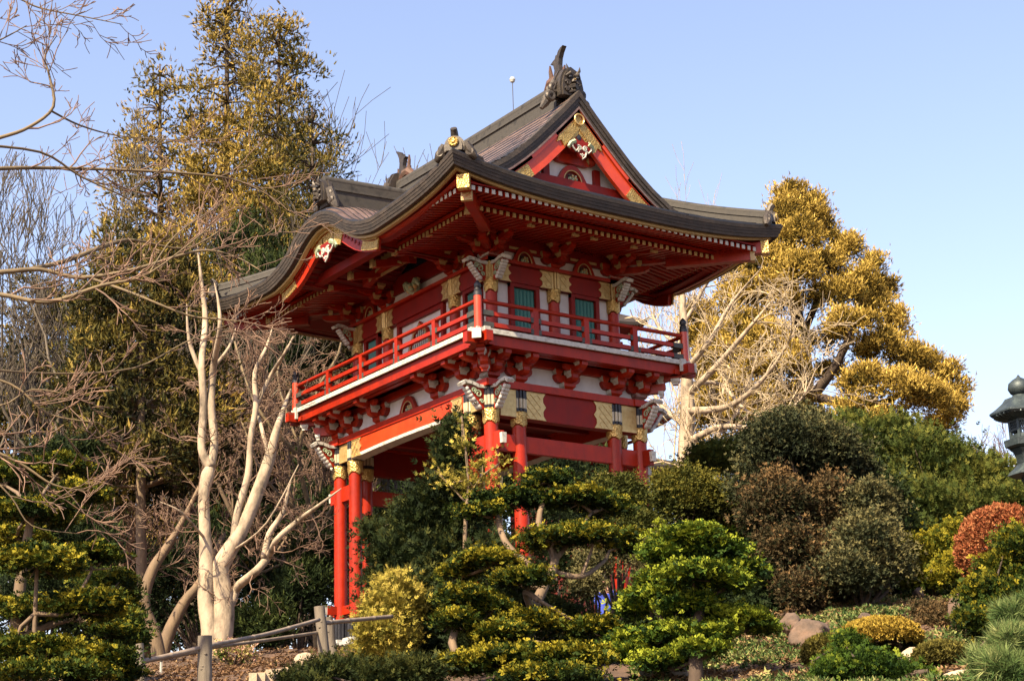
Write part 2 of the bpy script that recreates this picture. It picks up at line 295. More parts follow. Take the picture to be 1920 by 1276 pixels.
# ---- beams
def bar(name, k, s0, s1, out, z0, z1, th, m, **kw):
    return put(name, mesh(MB().box(((s1-s0)/2, 0, (z1-z0)/2), (s1-s0, th, z1-z0)), name, m), k, s0, out, z0, **kw)
for k in 'RK':
    bar('tie_beam', k, -AL, AL, BL, -1.385, -1.175, .075, M['red'])
for k in 'RKLX':
    w = half(k, AL, BL); o = half(k, BL, AL)
    bar('top_plate', k, -w-.13, w+.13, o-.02, -.59, -.50+(.003 if k in 'RK' else 0), .26 if k in 'RK' else .254, M['red'])
for k in 'RK': bar('head_beam', k, -AL+.09, AL-.09, BL, -.955, -.592, .13, M['redflat'])
# rainbow beams of the passage side: red brightened as sunlit on the sun side, with a white lower lip
for k in 'LX':
    rb = MB(); n = 24; Sx = [-1.44+2.88*i/n for i in range(n+1)]
    lo = [-.86+.03*(1-(x/1.44)**2) for x in Sx]
    rb.slab([(x, -.09, l) for x, l in zip(Sx, lo)], [(x, -.09, -.592) for x in Sx], [(x, .09, -.592) for x in Sx], [(x, .09, l) for x, l in zip(Sx, lo)])
    rb = put('rainbow_beam', mesh(rb, 'rainbow_beam', M['redlit'] if k == 'L' else M['red']), k, 0, AL, 0)
    lip = MB(); lw = [.045*smoothstep((1.44-abs(x))/.25) for x in Sx]
    lip.slab([(x, -.10, l) for x, l in zip(Sx, lo)], [(x, -.10, l+w_) for x, l, w_ in zip(Sx, lo, lw)], [(x, .09, l+w_*.98) for x, l, w_ in zip(Sx, lo, lw)], [(x, .085, l-.004) for x, l in zip(Sx, lo)])
    put('white_lip', mesh(lip, 'white_lip', M['trim']), parent=rb)
# ties inside each column cluster, with white-capped wedges
wedge = mesh(MB().box((0, 0, 0), (.06, .07, .13), taper=.85), 'white_wedge', M['trim'])
for sx in (-1, 1):
    for sy in (-1, 1):
        for z0, z1 in ((-1.39, -1.18), (-2.98, -2.86)):
            for ax in (0, 1):
                if z0 < -2 or ax: 
                    mb = MB()
                    if ax: mb.box((sx*AL, sy*(BL-.13), (z0+z1)/2-.005), (.07, .72, z1-z0))
                    else: mb.box((sx*(AL-.13), sy*BL, (z0+z1)/2), (.72, .075, z1-z0))
                    o = link('cluster_tie', mesh(mb, 'cluster_tie', M['red']), gate, (0, 0, -ZB*U))
                else: o = None
                e = (sx*AL, sy*(BL+.255)) if ax else (sx*(AL+.255), sy*BL)
                if o: link('white_wedge', wedge, o, (e[0]*U, e[1]*U, ((z0+z1)/2)*U), math.pi/2 if ax else 0)
# interior: boarded ceiling, inner beams
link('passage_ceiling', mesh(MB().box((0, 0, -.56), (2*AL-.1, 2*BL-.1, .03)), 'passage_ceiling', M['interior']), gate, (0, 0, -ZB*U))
for y in (-.9, 0, .9): link('ceiling_beam', mesh(MB().box((0, y, -.66), (2*AL-.2, .1, .17)), 'ceiling_beam', M['redflat']), gate, (0, 0, -ZB*U))
# gilt plates at beam ends (lattice with a notched end)
def plate(w, h, name='gilt_plate', m='goldpanel', notch=.05, lat=True, th=.012):
    mb = MB(); n = 6; poly = [(0, 0)]+[(w-notch*abs(math.sin(i*math.pi/n*2))*(1 if i not in (0, n) else 0), h*i/n) for i in range(n+1)]+[(0, h)]
    mb.prism(poly, lambda a, b, d: (a, -d, b), 0, th, 0)
    if lat:
        st = .055
        for q in range(int(w/st)+1):
            for r in range(int(h/st)+1):
                x, z = (q+.5)*st*.98, (r+.5)*st
                if x+.02 > w-notch-.01 or z+.02 > h: continue
                if (q+r) % 2: mb.beam((x-.026, -th-.003, z-.026), (x+.026, -th-.003, z+.026), .008, .006, 0)
                else: mb.beam((x-.026, -th-.003, z+.026), (x+.026, -th-.003, z-.026), .008, .006, 0)
        for z in (.006, h-.006): mb.beam((0, -th-.003, z), (w-notch, -th-.003, z), .01, .008, 0)
    return mesh(mb, name, [M[m], M['goldline']])
def flip(k, me, s, out, z, left):          # place a plate growing to +s or -s
    o = put('gilt_plate', me, k, s, out, z)
    if left: o.scale = (-1, 1, 1)
    return o
pl_l = plate(.30, .355)
for k in 'RK':
    for sg in (1, -1):
        flip(k, pl_l, -sg*(AL-D-.08) , BL+.066, -.95, sg < 0); 
        bar('gilt_plate', k, *(sorted((-sg*(AL-.1), -sg*(AL-D+.07)))), BL+.06, -.948, -.596, .03, M['goldpanel'])
for k in 'LX':
    for sg in (1, -1):
        flip(k, plate(.26, .25), -sg*(BL-D-.08), AL+.092, -.85, sg < 0)
        bar('gilt_plate', k, *(sorted((-sg*(BL-.1), -sg*(BL-D+.07)))), AL+.06, -.85, -.60, .03, M['goldpanel'])
# ---- corner nosing brackets: red panel, green scroll, scalloped white border
def nosing(w, h):
    mb = MB(); poly = [(.02, 0), (.09, 0), (w*.62, h*.45), (w*.86, h*.93), (.02, h*.93)]
    mb.prism(poly, lambda a, b, d: (a, d, b), -.022, .022, 0)
    def sweep(ctrl, n, wv, th):
        pts = []
        for i in range(n+1):
            t = i/n*(len(ctrl)-1); j = min(int(t), len(ctrl)-2); f = t-j
            a = Vector(ctrl[j])*(1-f)+Vector(ctrl[j+1])*f; pts.append(a)
        for i in range(n):
            p, q = pts[i], pts[i+1]; c = (p+q)/2; d = (q-p); L_ = d.length; d.normalize()
            mb.tube([c-d*L_*.56, c-d*L_*.25, c+d*L_*.25, c+d*L_*.56], [th*.6, th, th, th*.6], 8, 1)
    mb2 = mb
    for y in (-.028, 0, .028):
        sweep([(.1, y, .0), (w*.62, y, h*.44), (w*.86, y, h*.84)], 6, 0, .027)
    # top ribbon, slightly waved
    rib = [(.0, h*.97), (w*.35, h*.95), (w*.62, h*1.06), (w*.9, h*1.08), (w*1.06, h*.93)]
    for (a, b), (c, d) in zip(rib, rib[1:]): mb.beam((a, 0, b), (c+.008, 0, d), .10, .042, 1)
    for yy in (-.028, .028):
        for cx, cz, r0, sg in ((w*.36, h*.62, .055, 1), (w*.55, h*.76, .035, -1), (w*.22, h*.32, .03, 1)):
            pts = [(cx+sg*r0*(1-t*.75)*math.cos(t*8), yy, cz+r0*(1-t*.75)*math.sin(t*8)) for t in [i/10 for i in range(11)]]
            mb.tube(pts, [.011]*11, 5, 2)
    return mesh(mb, 'corner_nosing', [M['red'], M['trim'], M['green']], 'all' if False else True)
nl, nu = nosing(.36, .30), nosing(.31, .24)
for sx in (-1, 1):
    for sy in (-1, 1):
        for (a, b, me, z) in ((AL, BL, nl, -.885), (A0, B0, nu, .90)):
            for ax in (0, 1):
                rz = (0 if sx > 0 else math.pi) if ax == 0 else (math.pi/2 if sy > 0 else -math.pi/2)
                dx, dy = (sx*.07, 0) if ax == 0 else (0, sy*.07)
                link('corner_nosing', me, gate, ((sx*a+dx)*U, (sy*b+dy)*U, (z-ZB)*U), rz)
# ---- bracket complexes
def arm_mesh(L1, w, h, name='arm'):         # outward arm with a rounded nose, along -y
    mb = MB(); poly = [(0, 0), (L1*.72, 0), (L1*.9, h*.18), (L1, h*.5), (L1, h), (0, h)]
    mb.prism(poly, lambda a, b, d: (d, -a, b), -w/2, w/2, 0); return mesh(mb, name, M['red'])
def lat_mesh(w, h, th=.07):                 # lateral boat-shaped arm
    poly = [(-w, h), (-w, h*.6)]+[(-w*(.92-.3*i/4), h*(.35*(1-i/4)**2)) for i in range(5)]+[(w*(.62+.3*i/4), h*(.35*(i/4)**2)) for i in range(5)]+[(w, h*.6), (w, h)]
    return mesh(MB().prism(poly, lambda a, b, d: (a, -d, b), -th/2, th/2), 'lateral_arm', M['red'])
def block_mesh(w, h, side='trim', wide=1.0):
    mb = MB(); a, t = w/2, w/2*.66
    v = []
    for z, r in ((0, t), (h*.22, t*1.02), (h*.42, a*.86), (h*.55, a), (h, a)):
        v += [(-r*wide, -r, z), (r*wide, -r, z), (r*wide, r, z), (-r*wide, r, z)]
    f = []; km = []
    for i in range(4):
        for j, kk in ((0, 0), (1, 1), (2, 0), (3, 1)): mb_f = (i*4+j, i*4+(j+1) % 4, i*4+4+(j+1) % 4, i*4+4+j); f.append(mb_f); km.append(kk)
    n = len(mb.v); mb.v += v; mb.f += f; mb.m += km; mb.f += [(3, 2, 1, 0), (16, 17, 18, 19)]; mb.m += [0, 0]
    return mesh(mb, 'bearing_block', [M['red'], M[side]])
bl_m, bl_c = block_mesh(.152, .10), block_mesh(.115, .08, 'trim')
la1, la2, a1, a2 = lat_mesh(.20, .10), lat_mesh(.17, .075, .06), arm_mesh(.22, .092, .09), arm_mesh(.43, .092, .09)
big = block_mesh(.19, .10, 'trim')
def complex_low(k, s, corner=0):
    o = put('bracket_complex', a1, k, s, half(k, BL, AL), -.40)
    put('big_block', big, parent=o, z=-.10)
    put('outer_arm', a2, parent=o, z=.118, out=0)
    put('lateral_arm', la1, parent=o, z=0.002, out=.02); put('lateral_arm', la2, parent=o, z=.135, out=.19); 
    for x in (-.15, .15): put('bearing_block', bl_c, parent=o, z=.095, s=x, out=.02)
    put('bearing_block', bl_m, parent=o, z=.052, out=.15); put('bearing_block', bl_m, parent=o, z=.175, out=.33)
    return o
for k in 'RLX':
    w = half(k, AL, BL)
    for s in ([-w, -w+D, 0, w-D, w] if k == 'R' else [-w, -w+D, -.75, .75, w-D, w]): complex_low(k, s)
diag = arm_mesh(.62, .10, .12, 'diagonal_arm')
for sx, sy in ((-1, -1), (1, -1), (-1, 1)):
    for z, sc in ((-.24, 1.0), (-.40, .62)):
        ang = math.atan2(sy, sx)+math.pi/2
        o = link('diagonal_arm', diag, gate, (sx*AL*U, sy*BL*U, (z-ZB)*U), ang); o.scale = (1, sc, 1)
        link('bearing_block', bl_m, o, (0, -.52*U, .12*U)); link('bearing_block', bl_c, o, (0, -.52*U, -.06*U))
# lower infill walls and longitudinal beams above the top plate
for k in 'RKLX':
    w = half(k, AL, BL); o = half(k, BL, AL)
    bar('plaster_panel', k, -w, w, o-.03, -.50, -.20, .03, M['white'])
    bar('wall_beam', k, -w, w, o+.005, -.24, -.13, .08, M['red'])
    bar('outer_purlin', k, -w-.5, w+.5, o+.30, -.185+(.003 if k in 'RK' else 0), -.125, .08, M['red'])
# frog-leg strut
def frog(w, h, carve=True):
    mb = MB(); n = 10; out_ = []; inn = []
    for i in range(n+1):
        t = i/n; x = -w+2*w*t; u = abs(x)/w
        out_.append((x, h*(1-u**2.2)**.7*.98+.0)); 
    poly = [(-w*1.12, 0)]+out_[1:-1]+[(w*1.12, 0), (w*.62, 0)]+[(w*.62*math.cos(math.pi*i/8), h*.62*math.sin(math.pi*i/8)) for i in range(1, 8)]+[(-w*.62, 0)]
    mb.prism(poly, lambda a, b, d: (a, -d, b), 0, .05, 0)
    mb.prism([(w*.62*math.cos(math.pi*i/8), h*.62*math.sin(math.pi*i/8)) for i in range(9)], lambda a, b, d: (a, -d, b), 0, .012, 1)
    if carve:
        r = random.Random(3)
        for i in range(16):
            t = r.uniform(.1, .9)*math.pi; q = r.uniform(.1, .85); x, z = w*.55*q*math.cos(t), h*.5*q*math.sin(t)+.01; s_ = r.uniform(.35, 1)*h*.11
            mb.lathe([(s_*.3, -s_), (s_, -s_*.4), (s_, s_*.4), (s_*.3, s_)], (x, -.03, z), 6, [2, 3, 4, 2][i % 4])
    pts = [(w*.66*math.cos(math.pi*i/12), -.052, h*.66*math.sin(math.pi*i/12)) for i in range(13)]; mb.tube(pts, .008, 5, 3)
    return mesh(mb, 'frog_leg_strut', [M['red'], M['interior'], M['green'], M['cream'], M['oni']])
fl, fl2 = frog(.20, .24), frog(.17, .25)
for k in 'LX': put('frog_leg_strut', fl, k, 0, AL+.0, -.50)
# ---- balcony
bx, by = 1.71, 2.44
o = link('balcony_deck', mesh(MB().box((0, 0, -.02), (2*bx-.06, 2*by-.06, .035)), 'balcony_deck', M['redflat']), gate, (0, 0, -ZB*U))
for k in 'RKLX':
    w = half(k, bx, by); q = half(k, by, bx)
    f = bar('balcony_fascia', k, -w+(.03 if k in 'LX' else 0), w-(.03 if k in 'LX' else 0), q-.015, -.05, .012, .03, M['trim'])
    b = bar('balcony_beam', k, -w-.12+(.0 if k in 'RK' else .001), w+.12, q-.10, -.185, -.052-(.002 if k in 'LX' else 0), .10, M['red'])
    for s in (-1, 1):
        cap_ = mesh(MB().box((0, 0, 0), (.022, .112, .10)), 'white_end_cap', M['trim']); 
        put('white_end_cap', cap_, parent=b, s=(w+.12+.012 if s < 0 else w+w+.12-.125), z=.07) if False else None
for sx in (-1, 1):
    for sy in (-1, 1):
        ang = math.atan2(sy, sx)+math.pi/2
        o = link('corner_beam', mesh(MB().box((0, -.0, -.10), (.10, .34, .11)).box((0, -.175, -.095), (.115, .02, .125), 1), 'corner_beam', [M['red'], M['trim']]), gate, (sx*(bx-.08)*U, sy*(by-.08)*U, -ZB*U), ang)
        for ax in (0, 1):
            c = (sx*(bx-.14), sy*(by+.003)) if ax == 0 else (sx*(bx+.003), sy*(by-.14))
            link('white_end_cap', mesh(MB().box((0, 0, -.02), (.085, .035, .17)), 'white_end_cap', M['trim']), gate, (c[0]*U, c[1]*U, (-.04-ZB)*U), 0 if ax == 0 else math.pi/2)
# railing
corner_post = MB().lathe([(.052, 0), (.052, .44)], n=16); corner_post = mesh(corner_post, 'railing_post', M['redlit'], True)
finial = mesh(MB().lathe([(.055, .0), (.055, .045), (.045, .055), (.05, .075), (.035, .10), (.047, .125), (.046, .15), (.03, .175), (.008, .20)], n=16), 'post_finial', M['dark'], True)
post = mesh(MB().box((0, 0, .17), (.075, .065, .34)).box((0, 0, .335), (.10, .075, .035), taper=.8), 'railing_post', M['red'])
ipx, ipy = 1.66, 2.39
for sx in (-1, 1):
    for sy in (-1, 1):
        c = link('railing_post', corner_post, gate, (sx*ipx*U, sy*ipy*U, -ZB*U)); link('post_finial', finial, c, (0, 0, .42*U))
joint = mesh(MB().box((0, 0, 0), (.16, .062, .066)), 'rail_joint', M['gray']); jend = mesh(MB().box((0, 0, 0), (.15, .062, .066)), 'rail_joint', M['gray'])
for k in 'RKLX':
    w = half(k, ipx, ipy); q = half(k, ipy, ipx); ps = [-.8, 0, .8] if k in 'RK' else [-1.4, -.47, .47, 1.4]
    for s in ps: put('railing_post', post, k, s, q, .01)
    put('top_rail', mesh(MB().tube([(-w, 0, 0), (w, 0, 0)], .027, 10), 'top_rail', M['red'], True), k, 0, q, .365)
    mr_ = bar('middle_rail', k, -w, w, q, .19, .24, .048, M['red'])
    gr_ = bar('ground_rail', k, -w, w, q, .045, .10, .056, M['red'])
    for s in ps+[-w+.13, w-.13]: put('rail_joint', joint, parent=mr_, s=s+w, z=.025)
    for s in ps+[-w+.13, w-.13]: put('rail_joint', joint, parent=gr_, s=s+w, z=.02)
# ---- upper storey walls
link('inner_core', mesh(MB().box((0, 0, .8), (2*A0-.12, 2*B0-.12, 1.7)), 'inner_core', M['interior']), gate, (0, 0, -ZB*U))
slat = mesh(MB().prism([(-.023, 0), (0, .02), (.023, 0)], lambda a, b, d: (a, -b, d), 0, .72), 'shutter_slat', M['teal'])
def window(k, s0, s1, out):
    f = MB(); W_ = s1-s0
    for x in (.03, W_-.03): f.box((x, -.02, .53), (.06, .07, .80))
    f.box((W_/2, -.021, .905), (W_, .072, .05)); f.box((W_/2, -.021, .12), (W_, .072, .06))
    o = put('shutter_window', mesh(f, 'window_frame', M['redflat']), k, s0, out, 0)
    n = max(3, round((W_-.12)/.062)); st = (W_-.12)/n
    link('shutter_back', mesh(MB().box((W_/2, .004, .5), (W_-.12, .02, .76)), 'shutter_back', M['teal']), o)
    for i in range(n): put('shutter_slat', slat, parent=o, s=.06+st*(i+.5), out=.008, z=.14)
for k in 'RKLX':
    w = half(k, A0, B0); o = half(k, B0, A0)
    bar('plaster_wall', k, -w, w, o-.045, 0, 1.0, .03, M['white'])
    bar('head_beam', k, -w, w, o, .93, 1.157, .11, M['redflat'])
    bar('top_plate', k, -w-.12, w+.12, o, 1.16, 1.205+(.003 if k in 'RK' else 0), .24 if k in 'RK' else .234, M['red'])
    bar('sill_beam', k, -w, w, o+.0, .0, .10, .08, M['redflat'])
for k in 'RK':
    for a, b in ((-.72, -.25), (.27, .74)): window(k, a, b, B0-.02)
    for s, left in ((-A0+.09, False), (-.07, True), (.07, False), (A0-.09, True)): flip(k, plate(.19, .235, notch=.05), s, B0+.056, .925, left)
for k in 'LX':
    for a, b in ((-1.50, -1.10), (1.10, 1.50)): window(k, a, b, A0-.02)
    for s, left in ((-B0+.09, False), (-.94, True), (-.80, False), (.80, True), (.94, False), (B0-.09, True)): flip(k, plate(.17, .235, notch=.05), s, A0+.056, .925, left)
    for s in (-.57, .57): bar('wall_post', k, s-.03, s+.03, A0-.01, .1, .93, .07, M['redflat'])
    bar('wall_post', k, -.54, .54, A0-.012, .87, .93, .066, M['redflat'])
    # cusped window with lattice
    cw = MB(); prof = [(-.33, .1), (-.30, .45), (-.27, .56), (-.20, .62), (-.17, .70), (-.09, .73), (0, .82)]; prof = prof+[(-a, b) for a, b in prof[::-1][1:]]
    inner = [(a*.80, .1 if b < .2 else b*.93+.0) for a, b in prof]
    n = len(prof); row = lambda P_, y: [(a, y, b) for a, b in P_]
    cw.strip(row(prof, -.05), row(inner, -.05), 0); cw.strip(row(prof, 0), row(prof, -.05), 0); cw.strip(row(inner, -.05), row(inner, 0), 0)
    for r0 in (.90, .84): cw.tube([(a*r0, -.053, (.1 if b < .2 else b*(.93+.07*(r0-.8)/.2))) for a, b in prof], .006, 4, 1)
    cw = put('cusped_window', mesh(cw, 'cusped_window', [M['red'], M['cream']]), k, 0, A0-.02, 0)
    link('window_back', mesh(MB().prism(inner, lambda a, b, d: (a, -d, b), .0, .006), 'window_back', M['dark']), cw)
    for i in range(9):
        x = -.22+.055*i; top = .74-.9*abs(x)**1.15*1.0; link('lattice_bar', mesh(MB().box((x, -.02, (.36+top)/2), (.020, .02, top-.36)), 'lattice_bar', M['trim']), cw)
    for i in range(8):
        x = -.20+.057*i; link('lattice_bar', mesh(MB().box((x, -.022, .22), (.018, .02, .16)).box((x+.02, -.02, .19+.035*(i % 2)), (.05, .018, .018)).box((x+.01, -.02, .27-.03*(i % 2)), (.05, .018, .018)), 'lattice_bar', M['trim']), cw)
# upper bracket zone
ua1, ua2, ula, ulb = arm_mesh(.26, .085, .075), arm_mesh(.50, .085, .075), lat_mesh(.19, .08), lat_mesh(.16, .065, .06)
tail = MB().prism([(0, 0), (.0, .085), (.46, -.02), (.50, -.10), (.45, -.12)], lambda a, b, d: (d, -a, b), -.04, .04, 0)
tail.prism([(.452, -.118), (.462, -.016), (.512, -.10)], lambda a, b, d: (d, -a, b), -.043, .043, 1); tail.box((0, -.50, -.065), (.084, .02, .11), 1)
tail = mesh(tail, 'tail_rafter', [M['red'], M['cream']])
bu = block_mesh(.135, .085, 'cream'); bub = block_mesh(.16, .075, 'trim')
def complex_up(k, s):
    o = put('bracket_complex', ua1, k, s, half(k, B0, A0), 1.275)
    put('big_block', bub, parent=o, z=-.07); put('lateral_arm', ula, parent=o, out=.02, z=.002)
    put('outer_arm', ua2, parent=o, z=.115); put('lateral_arm', ulb, parent=o, out=.22, z=.115)
    for x in (-.15, .15): put('bearing_block', bu, parent=o, s=x, out=.02, z=.075); put('bearing_block', bu, parent=o, s=x*.85, out=.22, z=.175)
    put('bearing_block', bu, parent=o, out=.22, z=.06); put('bearing_block', bu, parent=o, out=.45, z=.165)
    put('tail_rafter', tail, parent=o, out=.45, z=.20, s=0)
    return o
for k in 'RLX':
    for s in ([-A0, 0, A0] if k == 'R' else [-B0, -.87, .87, B0]): complex_up(k, s)
    for s in ([-.49, .49] if k == 'R' else [-1.30, 1.30]):
        put('frog_leg_strut', fl2, k, s, half(k, B0, A0)+.01, 1.205)
    for s in ([-.30, .66] if k == 'R' else [-.3, .3]):
        put('tail_rafter', tail, k, s, half(k, B0, A0)+.45, 1.475)
dg = arm_mesh(.95, .09, .09, 'diagonal_arm')
for sx, sy in ((-1, -1), (1, -1), (-1, 1)):
    for z, sc in ((1.42, 1.0), (1.30, .55)):
        o = link('diagonal_arm', dg, gate, (sx*A0*U, sy*B0*U, (z-ZB)*U), math.atan2(sy, sx)+math.pi/2); o.scale = (1, sc, 1)
        link('bearing_block', bu, o, (0, -.72*U, .085*U))
    o = link('tail_rafter', tail, gate, (sx*(A0+.62)*U, sy*(B0+.62)*U, (1.46-ZB)*U), math.atan2(sy, sx)+math.pi/2)
for k in 'RKLX':
    w = half(k, A0, B0); o = half(k, B0, A0)
    bar('plaster_panel', k, -w, w, o-.02, 1.205, 1.38, .03, M['white'])
    b = bar('wall_beam', k, -w, w, o, 1.36, 1.46, .07, M['redflat'])
    for c0, c1 in (((-.78, -.22), (.22, .78)) if k in 'RK' else ((-1.55, -1.05), (1.05, 1.55))):
        put('cream_inset', mesh(MB().box(((c0+c1)/2+w, -.037, .05), (c1-c0-.12, .008, .035)), 'cream_inset', M['cream']), parent=b)
    bar('wall_beam', k, -w, w, o, 1.46, 1.62, .05, M['redflat'])
    bar('outer_purlin', k, -w-.75, w+.75, o+.45, 1.505+(.002 if k in 'RK' else 0), 1.565, .08, M['red'])
# karahafu bay: curved rainbow beam, carved green dragon cloud
kb = MB(); Sx = [-.62+1.24*i/16 for i in range(17)]
kb.slab([(x, -.06, 1.40+.12*(1-(x/.62)**2)) for x in Sx], [(x, -.06, 1.50+.12*(1-(x/.62)**2)) for x in Sx], [(x, .06, 1.50+.12*(1-(x/.62)**2)) for x in Sx], [(x, .06, 1.40+.12*(1-(x/.62)**2)) for x in Sx], 0)
kb.slab([(x*.7, -.07, 1.425+.12*(1-(x/.62)**2)) for x in Sx], [(x*.7, -.07, 1.46+.12*(1-(x/.62)**2)) for x in Sx], [(x*.7, -.05, 1.46+.12*(1-(x/.62)**2)) for x in Sx], [(x*.7, -.05, 1.425+.12*(1-(x/.62)**2)) for x in Sx], 1)
kb = mesh(kb, 'rainbow_beam', [M['red'], M['cream']])
dr = MB(); r = random.Random(5)
pts = [(-.20+.4*t, -.12-.04*math.sin(t*9), 1.30+.06*math.sin(t*10)) for t in [i/16 for i in range(17)]]
dr.tube(pts, [.018+.045*math.sin(math.pi*i/16) for i in range(17)], 8, 0)
for i in range(10): a = r.uniform(-.16, .16); dr.lathe([(.004, -.035), (.035, -.012), (.035, .012), (.004, .035)], (a, -.14+r.uniform(-.03, .03), 1.31+r.uniform(-.07, .07)), 7, i % 2)
dr = mesh(dr, 'carved_dragon', [M['green'], M['cream']], True)
for k in 'LX':
    put('rainbow_beam', kb, k, 0, A0+.50, 0); put('carved_dragon', dr, k, 0, A0, 0)
# ---- eaves: two tiers of rafters with painted ends
raf = lambda L1, m: mesh(MB().beam((0, 0, 0), (0, L1, L1*.16), .052, .058, 0).beam((0, -.006, 0), (0, .001, 0), .050, .056, 1), 'rafter', [M['red'], M[m]])
r_fly, r_base = raf(.62, 'trim'), raf(1.15, 'cream')
OUTF = {'R': 3.24, 'K': 3.24, 'L': 2.38, 'X': 2.38}; OUTB = {'R': 2.83, 'K': 2.83, 'L': 1.97, 'X': 1.97}
for k in 'RLX':
    w = half(k, 2.26, 3.02); n = round(2*w/.098)
    for i in range(n+1):
        s = -w+2*w*i/n
        if k in 'LX' and abs(s) < .98: continue
        put('flying_rafter', r_fly, k, s, OUTF[k], 1.45)
    w = half(k, 1.87, 2.72); n = round(2*w/.098)
    for i in range(n+1):
        s = -w+2*w*i/n
        if k in 'LX' and abs(s) < .92: continue
        put('base_rafter', r_base, k, s, OUTB[k], 1.39)
tipf = lambda z: z
for k in 'RKLX':                                # soffit boards above the rafters, and eave boards
    o0 = OUTF[k]; o1 = OUTB[k]; w0 = half(k, 2.38, 3.24); w1 = half(k, 1.97, 2.83)
    spans = [(-1, 1)] if k in 'RK' else [(-1, -.98/w0), (.98/w0, 1)]
    for a, b in spans:
        mb = MB(); zf = 1.50
        mb.add([(a*w0, -o0-.0, zf), (b*w0, -o0, zf), (b*w1 if abs(b) == 1 else b*w0, -o1+.1, zf+.075), (a*w1 if abs(a) == 1 else a*w0, -o1+.1, zf+.075),
                (a*w0, -o0-.0, zf+.02), (b*w0, -o0, zf+.02), (b*w1 if abs(b) == 1 else b*w0, -o1+.1, zf+.095), (a*w1 if abs(a) == 1 else a*w0, -o1+.1, zf+.095)],
               [(0, 1, 2, 3), (7, 6, 5, 4), (0, 4, 5, 1), (1, 5, 6, 2), (2, 6, 7, 3), (3, 7, 4, 0)])
        put('soffit_board', mesh(mb, 'soffit_board', M['redflat']), k)
        mb = MB(); w2 = half(k, .95, 1.68); o2 = half(k, 1.68, .95)
        mb.add([(a*w1 if abs(a) == 1 else a*w0, -o1, 1.425), (b*w1 if abs(b) == 1 else b*w0, -o1, 1.425), (b*w2 if abs(b) == 1 else b*w0, -o2, 1.61), (a*w2 if abs(a) == 1 else a*w0, -o2, 1.61)], [(0, 1, 2, 3)])
        n_ = len(mb.v); mb.add([(x, y, z+.02) for x, y, z in mb.v[:4]], [(3, 2, 1, 0)]); mb.add([], [(0, 4, 5, 1)] if False else [])
        put('soffit_board', mesh(mb, 'soffit_board', M['redflat']), k)
        put('eave_batten', mesh(MB().box(((a+b)/2*w0*.84 if k in 'RK' else (a+b)/2*(w0-.2), -o1+.0, 1.447), ((b-a)*w1, .06, .035)), 'eave_batten', M['red']), k)
# hip rafters with gilt caps
hip = MB().box((0, .35, 0), (.13, 1.3, .15), 0).box((0, -.31, .0), (.15, .10, .17), 1).box((0, -.02+.45, -.10), (.12, 1.2, .12), 0).box((0, -.14, -.105), (.135, .06, .135), 2)
hip = mesh(hip, 'hip_rafter', [M['red'], M['gold'], M['cream']])
for sx, sy in ((-1, -1), (1, -1), (-1, 1), (1, 1)):
    link('hip_rafter', hip, gate, (sx*2.20*U, sy*3.06*U, (1.475-ZB)*U), math.atan2(sy, sx)+math.pi/2)
# ---- roof surface
KX = [0, .2, .37, .55, .71, .87, 1.04, 1.22, 1.41, 1.60, 1.80]
KZ = [2.075, 2.06, 2.005, 1.92, 1.81, 1.715, 1.645, 1.595, 1.56, 1.545, 1.545]
PX = [0, .28, .55, .8, 1.0, 1.2, 1.45, 1.8, 2.2, 2.65]; PZ = [3.52, 3.21, 2.93, 2.68, 2.50, 2.34, 2.175, 1.97, 1.77, 1.54]
kz = lambda y: float(np.interp(abs(y), KX, KZ)); pz = lambda x: float(np.interp(abs(x), PX, PZ))
def edgeL(y):
    b = 1.545+.265*(abs(y)/3.4)**4; return max(b, kz(y)) if abs(y) < 1.8 else b
def edgeR(x): return 1.63+.18*abs(x/2.65)**3
def sideZ(x, y):
    x = abs(x); m = pz(x)+.265*(abs(y)/3.4)**4*(x/2.65)**3; d = 2.65-x
    if abs(y) < 2.0:
        bump = max(0, kz(y)-1.545)/.53; kk = kz(y)+.14*(1-math.exp(-d/.22))*bump+.03*d*bump
        if kk > m: m = m+(kk-m)*1.0
    return m
def frontZ(t, x): return 1.63+(pz(2.65-t)-1.54)*.96+.18*abs(x/2.65)**3*max(0, 1-t/1.3)
CC = 0
for sg, k in ((-1, 'L'), (1, 'X')):
    nC = 25
    for i in range(nC):
        x0, x1 = 2.65-2.60*i/nC, 2.65-2.60*(i+1)/nC
        yh = min(3.4, 3.4-(2.65-x0)) if x0 > 1.62 else 2.47
        yh2 = min(3.4, 3.4-(2.65-x1)) if x0 > 1.62 else 2.47
        n = 48; mb = MB(); Ya = [-yh+2*yh*j/n for j in range(n+1)]; Yb = [-yh2+2*yh2*j/n for j in range(n+1)]
        rs_ = random.Random(i*7+sg); j = 0
        while j < n:
            e = min(n, j+rs_.choice((2, 3, 3, 4))); q = slice(j, e+1); dz = rs_.uniform(0, .011)
            A_ = [(sg*x0, y, sideZ(x0, y)+.016+dz) for y in Ya[q]]; B_ = [(sg*x1, y, sideZ(x1, y)+.001+dz*.6) for y in Yb[q]]; C_ = [(sg*x0, y, sideZ(x0, y)-.02) for y in Ya[q]]
            mb.strip(A_, B_, 0); mb.strip(C_, A_, 1); j = e
        link('roof_course', mesh(mb, 'roof_course', [M['copper'], M['dark']], True), gate, (0, 0, -ZB*U))
